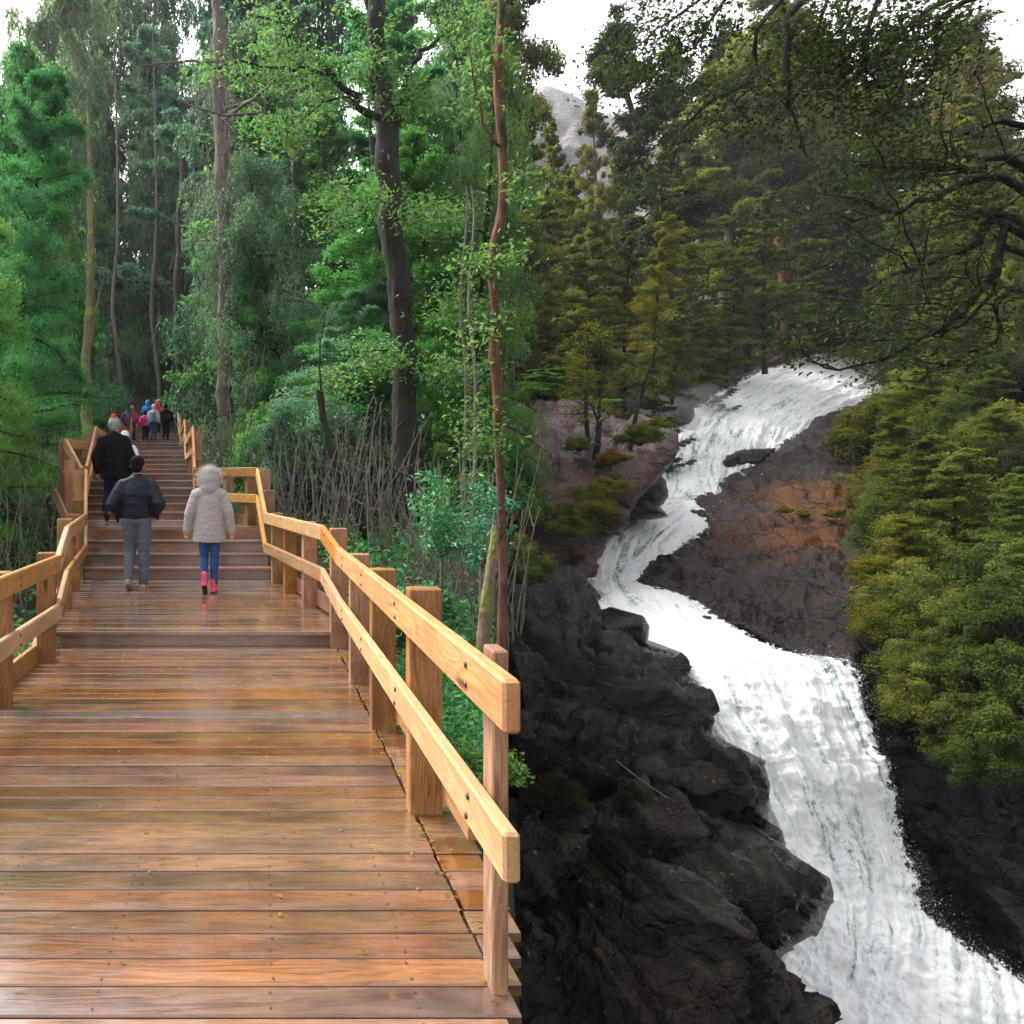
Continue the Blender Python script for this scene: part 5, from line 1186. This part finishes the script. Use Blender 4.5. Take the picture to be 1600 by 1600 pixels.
# overhanging near branches from a tree out of frame on the right
bz = gz1(11.5, 7.0)
limb_tree('overhanging_tree', 'near dark tree whose bare limbs sweep in from the right edge',
    [(11.5, 7.0, bz), (11.3, 7.0, bz + 4), (10.8, 7.1, -1.0), (10.3, 7.2, 2.5), (9.9, 7.3, 5.0), (9.8, 7.4, 8.0)], [.40, .34, .28, .24, .18, .10],
    [([(10.25, 7.2, 3.0), P(1600, 262, 7.5), P(1540, 266, 7.6), P(1480, 258, 7.7), P(1400, 262, 7.8), P(1330, 255, 7.9)], .055),
     ([(10.3, 7.2, 2.6), P(1590, 300, 7.3), P(1500, 290, 7.4), P(1440, 320, 7.5), P(1380, 332, 7.6), P(1310, 335, 7.7)], .05),
     ([(10.35, 7.2, 2.2), P(1600, 345, 7.2), P(1540, 372, 7.2), P(1480, 400, 7.3), P(1400, 425, 7.4), P(1340, 450, 7.5)], .065),
     ([(10.4, 7.1, 1.8), P(1610, 370, 7.0), P(1560, 420, 7.0), P(1520, 470, 7.1), P(1450, 525, 7.2), P(1380, 560, 7.3), P(1310, 572, 7.4)], .055),
     ([(10.4, 7.1, 1.7), P(1610, 395, 7.0), P(1555, 450, 7.0), P(1510, 505, 7.1), P(1460, 530, 7.2)], .035),
     ([(10.0, 7.3, 4.6), P(1600, 190, 7.5), P(1530, 210, 7.6), P(1470, 205, 7.7), P(1400, 230, 7.8)], .04),
     ([(10.5, 7.1, 1.2), P(1620, 460, 7.0), P(1560, 530, 7.0), P(1500, 560, 7.1), P(1440, 590, 7.2)], .035)],
    'bark_black', 'leaf_dark', (4, 18, .15), seed=31, twigs=13, leaf=.058, asp=.5)
limb_tree('overhanging_tree', 'near black branches hanging down from above into the white sky',
    [(9.0, 5.0, gz1(9, 5.0)), (8.6, 5.4, -1), (8.0, 6.0, 3.0), (7.4, 6.6, 7.0), (6.4, 7.4, 7.6), (5.2, 7.6, 7.7)], [.34, .30, .25, .20, .15, .07],
    [([(6.4, 7.4, 7.4), P(1240, 20, 7.4), P(1226, 70, 7.4), P(1226, 120, 7.4), P(1238, 165, 7.4), P(1248, 240, 7.4)], .05),
     ([(6.6, 7.3, 7.2), P(1362, 20, 7.3), P(1350, 85, 7.3), P(1368, 130, 7.3), P(1390, 160, 7.3)], .028),
     ([(7.2, 6.8, 6.3), P(1440, 20, 7.0), P(1434, 80, 7.0), P(1412, 125, 7.0), P(1404, 165, 7.0)], .03),
     ([(7.3, 6.7, 6.2), P(1478, 15, 6.8), P(1466, 70, 6.8), P(1458, 105, 6.8), P(1425, 150, 6.8), P(1385, 175, 6.8)], .032),
     ([(6.2, 7.4, 7.4), P(1195, 30, 7.6), P(1180, 120, 7.6), P(1120, 150, 7.7), P(1070, 195, 7.7), P(1060, 230, 7.7)], .035),
     ([(5.8, 7.5, 7.5), P(1120, 20, 7.8), P(1090, 70, 7.8), P(1040, 90, 7.8)], .025),
     ([(5.6, 7.5, 7.5), P(1080, 10, 7.9), P(1020, 50, 7.9), P(985, 90, 7.9)], .02),
     ([(6.3, 7.4, 7.4), P(1290, 10, 7.5), P(1280, 60, 7.5), P(1300, 130, 7.5)], .022),
     ([(6.3, 7.4, 7.4), P(1330, 0, 7.5), P(1310, 50, 7.5), P(1270, 90, 7.5)], .022)],
    'bark_black', 'leaf_dark', (6, 18, .15), seed=33, twigs=10, leaf=.058, asp=.5)

# ---------------------------------------------------------------- people
def caps_mesh(caps, voxel, smooth, seed=0, wr=0.0, wf=9.0, cut=None):
    """Tapered capsules fused into one continuous surface by a voxel remesh. caps: (p0, r0, p1, r1[, flat])."""
    g = Geo()
    for c in caps:
        p0, r0, p1, r1 = [np.array(x, float) if hasattr(x, '__len__') else x for x in c[:4]]; flat = c[4] if len(c) > 4 else 1.0
        d = p1 - p0; L = np.linalg.norm(d); d = d / (L + 1e-9) if L > 1e-6 else np.array([0, 0, 1.0])
        ref = np.array([1.0, 0, 0]) if abs(d[0]) < .8 else np.array([0, 0, 1.0])
        u = ref - d * (ref @ d); u /= np.linalg.norm(u); v = np.cross(d, u)
        th = np.linspace(-math.pi / 2, 0, 6); pr = []
        for t_ in th: pr.append((p0 + d * r0 * math.sin(t_) * (flat if False else 1), r0 * math.cos(t_) + 1e-4))
        for t_ in np.linspace(0, math.pi / 2, 6): pr.append((p1 + d * r1 * math.sin(t_), r1 * math.cos(t_) + 1e-4))
        S = 16; an = np.arange(S) * 2 * math.pi / S
        ring = np.stack([q + r * (np.cos(an)[:, None] * u + flat * np.sin(an)[:, None] * v) for q, r in pr]).reshape(-1, 3)
        i = np.arange(len(pr) - 1)[:, None] * S; j = np.arange(S)[None]; j2 = (j + 1) % S
        F = np.stack([i + j, i + j2, i + S + j2, i + S + j], -1).reshape(-1, 4)
        g.add(ring, F)
    me = g.mesh('blob'); o = bpy.data.objects.new('blob', me); COL.objects.link(o)
    rm = o.modifiers.new('r', 'REMESH'); rm.mode = 'VOXEL'; rm.voxel_size = voxel
    sm = o.modifiers.new('s', 'SMOOTH'); sm.iterations = smooth; sm.factor = .5
    dg = bpy.context.evaluated_depsgraph_get(); ev = o.evaluated_get(dg); out = bpy.data.meshes.new_from_object(ev)
    bpy.data.objects.remove(o, do_unlink=True)
    n = len(out.vertices); co = np.empty(n * 3, np.float32); out.vertices.foreach_get('co', co); co = co.reshape(-1, 3)
    if cut is not None:
        low = (co[:, 2] < cut) & (np.abs(co[:, 0]) < .255)
        co[low, 2] = cut - .012 * np.clip((co[low, 2] - cut) / -.05, 0, 1)
        out.vertices.foreach_set('co', co.ravel())
    if wr:
        nr = np.empty(n * 3, np.float32); out.vertices.foreach_get('normal', nr); nr = nr.reshape(-1, 3)
        co = co + nr * (wr * fbm(co * np.array([wf * .6, wf * .6, wf * 1.3]), 3, seed, True))[:, None]
        out.vertices.foreach_set('co', co.ravel().astype(np.float32))
    out.polygons.foreach_set('use_smooth', np.ones(len(out.polygons), bool)); out.materials.clear(); out.update()
    return out

def person(label, loc, H, cfg, rz=0.0, group=None):
    """Walking away (+Y). cfg gives joints as fractions of a 1.75 m figure."""
    k = H / 1.75; vx = cfg.get('voxel', .016)
    root = empty('person', loc, rz); tag(root, label, 'person', group); root.scale = (k, k, k)
    J = dict(hipL=(-.09, 0, .93), hipR=(.09, 0, .93), kneeL=(-.10, .10, .50), kneeR=(.09, .03, .50), ankL=(-.09, -.10, .20), ankR=(.085, 0, .09), toeL=(-.09, .02, .045), toeR=(.095, .16, .03), heelL=(-.09, -.15, .155), heelR=(.085, -.05, .035),
             shL=(-.185, 0, 1.375), shR=(.185, 0, 1.375), elL=(-.30, -.07, 1.14), elR=(.30, -.07, 1.14), wrL=(-.23, .08, .96), wrR=(.23, .08, .96), head=(0, .02, 1.63))
    J.update(cfg.get('J', {}))
    h = np.array(J['head'])
    def hand(w, e):
        w = np.array(w); d = w - np.array(e); d = d / np.linalg.norm(d); s = np.sign(w[0]); out = [(w, .026, w + d * .075, .034, .55)]
        perp = np.array([0, 1.0, 0])
        for f_, (off, ln) in enumerate(((-.027, .062), (-.009, .072), (.009, .068), (.026, .052))):
            b0 = w + d * .085 + perp * off; m0 = b0 + d * ln * .55 + np.array([-s * .008, .004, 0]); out += [(b0, .0095, m0, .009), (m0, .009, m0 + d * ln * .45 + np.array([-s * .016, .004, 0]), .0075)]
        t0 = w + d * .03 + perp * .03; t1 = t0 + d * .035 + perp * .025; out += [(t0, .012, t1, .011), (t1, .011, t1 + d * .03, .009)]
        return out
    body = [(J['hipL'], .075, J['kneeL'], .052), (J['hipR'], .075, J['kneeR'], .052), (J['kneeL'], .052, J['ankL'], .036), (J['kneeR'], .052, J['ankR'], .036), (J['ankL'], .036, J['toeL'], .028), (J['ankR'], .036, J['toeR'], .028),
            ((0, 0, .95), .13, (0, 0, 1.38), .15, .62), ((-.15, 0, 1.385), .055, (.15, 0, 1.385), .055), ((0, 0, 1.42), .058, h - (0, .02, .08), .055),
            (J['shL'], .05, J['elL'], .04), (J['shR'], .05, J['elR'], .04), (J['elL'], .04, J['wrL'], .028), (J['elR'], .04, J['wrR'], .028),
            (h + (0, -.012, .015), .088, h + (0, .012, .03), .085), (h + (0, .035, -.07), .048, h + (0, .02, -.02), .07), (h + (0, .10, -.005), .012, h + (0, .115, -.03), .014), (h + (0, .088, -.062), .014, h + (0, .088, -.063), .014),
            (h + (-.088, -.005, .02), .018, h + (-.086, .0, -.02), .014, .5), (h + (.088, -.005, .02), .018, h + (.086, .0, -.02), .014, .5)]
    if cfg.get('hands'): body += hand(J['wrL'], J['elL']) + hand(J['wrR'], J['elR'])
    else: body += [(J['wrL'], .03, np.array(J['wrL']) + (0, .02, -.06), .03), (J['wrR'], .03, np.array(J['wrR']) + (0, .02, -.06), .03)]
    link('body', caps_mesh(body, .009 if cfg.get('hands') else vx, 3), root, M['skin'])
    hem = cfg.get('hem', .93); hw = cfg.get('hemw', .195); tw = cfg.get('tw', .205)
    jk = [((0, 0, hem), hw, (0, 0, 1.18), tw * .97, .66), ((0, 0, 1.18), tw * .97, (0, 0, 1.27), tw, .66), ((0, -.01, 1.44), .085, (-.15, -.01, 1.375), .092), ((0, -.01, 1.44), .085, (.15, -.01, 1.375), .092), ((0, 0, 1.43), .082, (0, 0, 1.49), .072),
          (J['shL'], cfg.get('arm', .082), J['elL'], cfg.get('arm', .082) * .86), (J['shR'], cfg.get('arm', .082), J['elR'], cfg.get('arm', .082) * .86), (J['elL'], cfg.get('arm', .082) * .86, J['wrL'], .056), (J['elR'], cfg.get('arm', .082) * .86, J['wrR'], .056)]
    jm = caps_mesh(jk, vx, 5, 3, cfg.get('wr', .010), cfg.get('wf', 9), hem)
    link(cfg.get('top', 'jacket'), jm, root, M[cfg['jacket']])
    tk = cfg.get('leg', 1.0)
    tr = [((-.05, 0, .94), .135, (.05, 0, .94), .135, .9), (J['hipL'], .108 * tk, J['kneeL'], .078 * tk), (J['hipR'], .108 * tk, J['kneeR'], .078 * tk), (J['kneeL'], .078 * tk, J['ankL'], .062 * tk), (J['kneeR'], .078 * tk, J['ankR'], .062 * tk)]
    link('trousers', caps_mesh(tr, vx, 4, 5, .009, 8), root, M[cfg['trousers']])
    for s in 'LR':
        a_, t_, he = np.array(J['ank' + s]), np.array(J['toe' + s]), np.array(J['heel' + s])
        sh = link('shoe', caps_mesh([(he, .040, t_, .042, .9), (he + (t_ - he) * .15, .045, a_ + (0, 0, cfg.get('boot', .0)), .048)], .012, 3), root, M[cfg['shoes']])
        up_ = np.cross(t_ - he, np.array([1.0, 0, 0])); up_ /= np.linalg.norm(up_); up_ = up_ * (1 if up_[2] > 0 else -1)
        link('sole', caps_mesh([(he - up_ * .028, .036, t_ - up_ * .028, .040, .9)], .012, 2), sh, M[cfg.get('sole', 'dark_shoe')])
    hd = cfg.get('head', 'hair')
    if hd == 'hair':
        hc = cfg.get('hairlen', 0)
        hr = [(h + (0, -.02, .045), .100, h + (0, .01, .058), .094), (h + (0, -.045, -.01), .082, h + (0, -.02, .03), .095)]
        if hc: hr += [(h + (0, -.05, 0), .085, h + (0, -.06, -.16 * hc), .075, .8)]
        link('hair', caps_mesh(hr, min(vx, .012), 2, 9, .006, 25), root, M[cfg.get('haircol', 'hair_black')])
    elif hd == 'beanie':
        ht = link('beanie', caps_mesh([(h + (0, -.015, .03), .102, h + (0, 0, .07), .092)], .012, 3), root, M['grey_wool'])
        link('crown_patch', caps_mesh([(h + (0, -.01, .145), .062, h + (0, -.01, .155), .05)], .010, 2), ht, M['red_knit'])
        link('hair', caps_mesh([(h + (0, -.04, -.03), .075, h + (0, -.03, .0), .085)], .012, 2), root, M['grey_wool'])
    elif hd == 'hood':
        hk = 1.16 if cfg.get('furrim') else 1.0
        ho = link('hood', caps_mesh([(h + (0, -.03, -.02), .125 * hk, h + (0, -.01, .04), .120 * hk), (h + (0, -.05, -.12), .11 * hk, h + (0, -.03, -.04), .12 * hk)], .013, 3, 4, .006, 20), root, M[cfg.get('hoodcol', cfg['jacket'])])
        if cfg.get('furrim'):
            rr = np.random.default_rng(4); n = 4200
            d = rr.normal(0, 1, (n, 3)); d[:, 1] = d[:, 1] * .22 + .12 - .9 * (rr.random(n) < .22); d /= np.linalg.norm(d, axis=1)[:, None]
            c0 = h + np.array([0, -.015, .005]); b0 = c0 + d * np.array([.140, .135, .150]); ln = rr.uniform(.015, .055, n)[:, None]
            tip = b0 + (d + rr.normal(0, .5, (n, 3))) * ln; sd = np.cross(d, rr.normal(0, 1, (n, 3))); sd /= np.linalg.norm(sd, axis=1)[:, None]
            VV = np.stack([b0 - sd * .0035, b0 + sd * .0035, tip], 1).reshape(-1, 3)
            link('fur_trim', mesh_np('fur', VV, np.arange(3 * n).reshape(n, 3)), ho, M['fur'])
    elif hd == 'cap':
        link('hat', caps_mesh([(h + (0, -.015, .03), .104, h + (0, 0, .07), .095)], .012, 3), root, M[cfg['hatcol']])
    if cfg.get('pack'):
        pk = link('backpack', caps_mesh([((0, -.20, 1.02), .12, (0, -.19, 1.30), .11, .7)], vx, 3, 2, .006, 9), root, M[cfg['pack']])
        link('strap', caps_mesh([((-.10, -.12, 1.36), .022, (-.11, .02, 1.485), .022)], .012, 1), pk, M[cfg['pack']]); link('strap', caps_mesh([((.10, -.12, 1.36), .022, (.11, .02, 1.485), .022)], .012, 1), pk, M[cfg['pack']])
    return root

person('man in dark padded jacket and grey jeans, hands in pockets, lifting his left heel', (P(214, 900, 9.5).x, 9.5, .15), 1.70,
       dict(jacket='leather', trousers='grey_jeans', shoes='tan', sole='tan', hem=.95, hemw=.200, tw=.232, arm=.094, wr=.012, wf=7, voxel=.014, J=dict(kneeL=(-.10, .06, .50), ankL=(-.095, -.13, .17), toeL=(-.095, -.02, .05), heelL=(-.095, -.18, .13), elL=(-.31, -.10, 1.14), elR=(.31, -.10, 1.14))))
person('girl in woolly grey coat with fur hood, blue jeans and pink boots', (P(327, 900, 9.2).x, 9.2, .15), 1.56,
       dict(top='coat', jacket='grey_knit', trousers='blue_jeans', shoes='pink', hem=.73, hemw=.235, tw=.195, arm=.078, leg=.80, boot=.10, wr=.008, wf=26, voxel=.014, head='hood', hoodcol='grey_knit', furrim=True, hands=True,
            J=dict(elL=(-.275, -.03, 1.13), elR=(.275, -.03, 1.13), wrL=(-.31, .02, .86), wrR=(.31, .02, .86), hipL=(-.08, 0, .93), hipR=(.08, 0, .93), kneeL=(-.075, .05, .50), ankL=(-.06, -.10, .17), heelL=(-.06, -.14, .13), toeL=(-.06, -.01, .045), kneeR=(.075, .03, .50), ankR=(.06, 0, .09), heelR=(.06, -.05, .035), toeR=(.065, .14, .03), head=(0, .03, 1.60))))
person('tall man in long black coat, navy trousers and grey beanie with red crown', (P(178, 820, 12.5).x, 12.5, .83), 1.76,
       dict(top='coat', jacket='black_wool', trousers='navy', shoes='dark_shoe', hem=.76, hemw=.225, tw=.225, arm=.088, head='beanie', wr=.010, hands=True, voxel=.016,
            J=dict(wrL=(-.30, .06, .86), wrR=(.30, .06, .86), elL=(-.30, -.04, 1.12), elR=(.30, -.04, 1.12), kneeL=(-.11, .10, .52), ankL=(-.12, -.10, .22), heelL=(-.12, -.15, .17), toeL=(-.12, .02, .07))))
person('person in white top mostly hidden behind the man in the black coat', (P(195, 800, 13.5).x, 13.5, .98), 1.44, dict(jacket='white_fab', trousers='navy', shoes='dark_shoe', head='cap', hatcol='white_fab', voxel=.022))
G = 'walkers at the top of the stairs'
far = [('walker in bright pink jacket with blond hair at the left of the far group', 206.5, 31.0, 1.50, dict(jacket='magenta', trousers='navy', shoes='tan', head='hair', hairlen=1, haircol='hair_blonde')),
       ('walker in white jacket and blue jeans with a blue backpack in the far group', 240, 30.6, 1.52, dict(jacket='white_fab', trousers='blue_jeans', shoes='dark_shoe', head='cap', hatcol='white_fab', pack='lav')),
       ('walker all in black at the right of the far group', 259, 30.8, 1.56, dict(jacket='black_wool', trousers='black_wool', shoes='dark_shoe')),
       ('walker in dark violet jacket behind the pink one in the far group', 199, 32.3, 1.60, dict(jacket='violet', trousers='black_wool', shoes='dark_shoe')),
       ('walker in magenta jacket in the middle of the far group', 227, 32.6, 1.45, dict(jacket='magenta', trousers='black_wool', shoes='dark_shoe')),
       ('walker in hooded bright blue shell highest in the far group', 231, 35.2, 1.62, dict(jacket='blue_shell', trousers='navy', shoes='dark_shoe', head='hood', pack='blue_shell')),
       ('walker in hooded crimson jacket beside the bright blue one', 246, 35.0, 1.58, dict(jacket='hot_red', trousers='black_wool', shoes='dark_shoe', head='hood'))]
for i, (lab, x, Y, H, cfg) in enumerate(far):
    cfg['voxel'] = .024
    ph = 1 if i % 2 else -1
    cfg['J'] = dict(elL=(-.26, -.06, 1.15), elR=(.26, -.06, 1.15), wrL=(-.26, .08, .93), wrR=(.26, .08, .93))
    person(lab, ((x - CX) / FPX * Y, Y, deck_z(Y)), H, cfg, R.uniform(-.1, .1), G)

# ---------------------------------------------------------------- damp forest air
hv = np.array([[x, y, z] for x in (-1600, 1600) for y in (-60, 1600) for z in (-40, 122)], float)
hf = np.array([(0, 1, 3, 2), (4, 6, 7, 5), (0, 4, 5, 1), (2, 3, 7, 6), (0, 2, 6, 4), (1, 5, 7, 3)])
t = NT('haze'); pv = t.node('ShaderNodeVolumePrincipled')
pv.inputs['Color'].default_value = (0.93, 0.96, 1.0, 1.0); pv.inputs['Density'].default_value = 0.00035; pv.inputs['Anisotropy'].default_value = 0.3
t.l.new(pv.outputs[0], t.out.inputs['Volume'])
tag(link('haze', mesh_np('haze', hv, hf), None, t.m), 'thin damp forest air', None, None, 'stuff')

t = NT('mist'); pv = t.node('ShaderNodeVolumePrincipled'); pv.inputs['Color'].default_value = (0.96, 0.98, 1, 1); pv.inputs['Density'].default_value = 0.07
t.l.new(pv.outputs[0], t.out.inputs['Volume']); M['mist'] = t.m
for (x, y, Y, rx, rz_, lab) in [(1075, 655, 41.5, 2.8, 2.2, 'pale mist hanging at the left of the upper cascade'), (1400, 1545, 13.6, 1.9, 1.0, 'pale mist at the foot of the lower waterfall')]:
    bm = bmesh.new(); bmesh.ops.create_icosphere(bm, subdivisions=4, radius=1.0); me = bpy.data.meshes.new('mist'); bm.to_mesh(me); bm.free()
    co = np.empty(len(me.vertices) * 3, np.float32); me.vertices.foreach_get('co', co); co = co.reshape(-1, 3)
    co = co * (1 + .35 * fbm(co * 1.4, 3, 5))[:, None] * np.array([rx, rx * .8, rz_]); me.vertices.foreach_set('co', co.ravel().astype(np.float32))
    tag(link('mist', me, None, M['mist'], P(x, y, Y)), lab, 'mist', None, 'stuff')
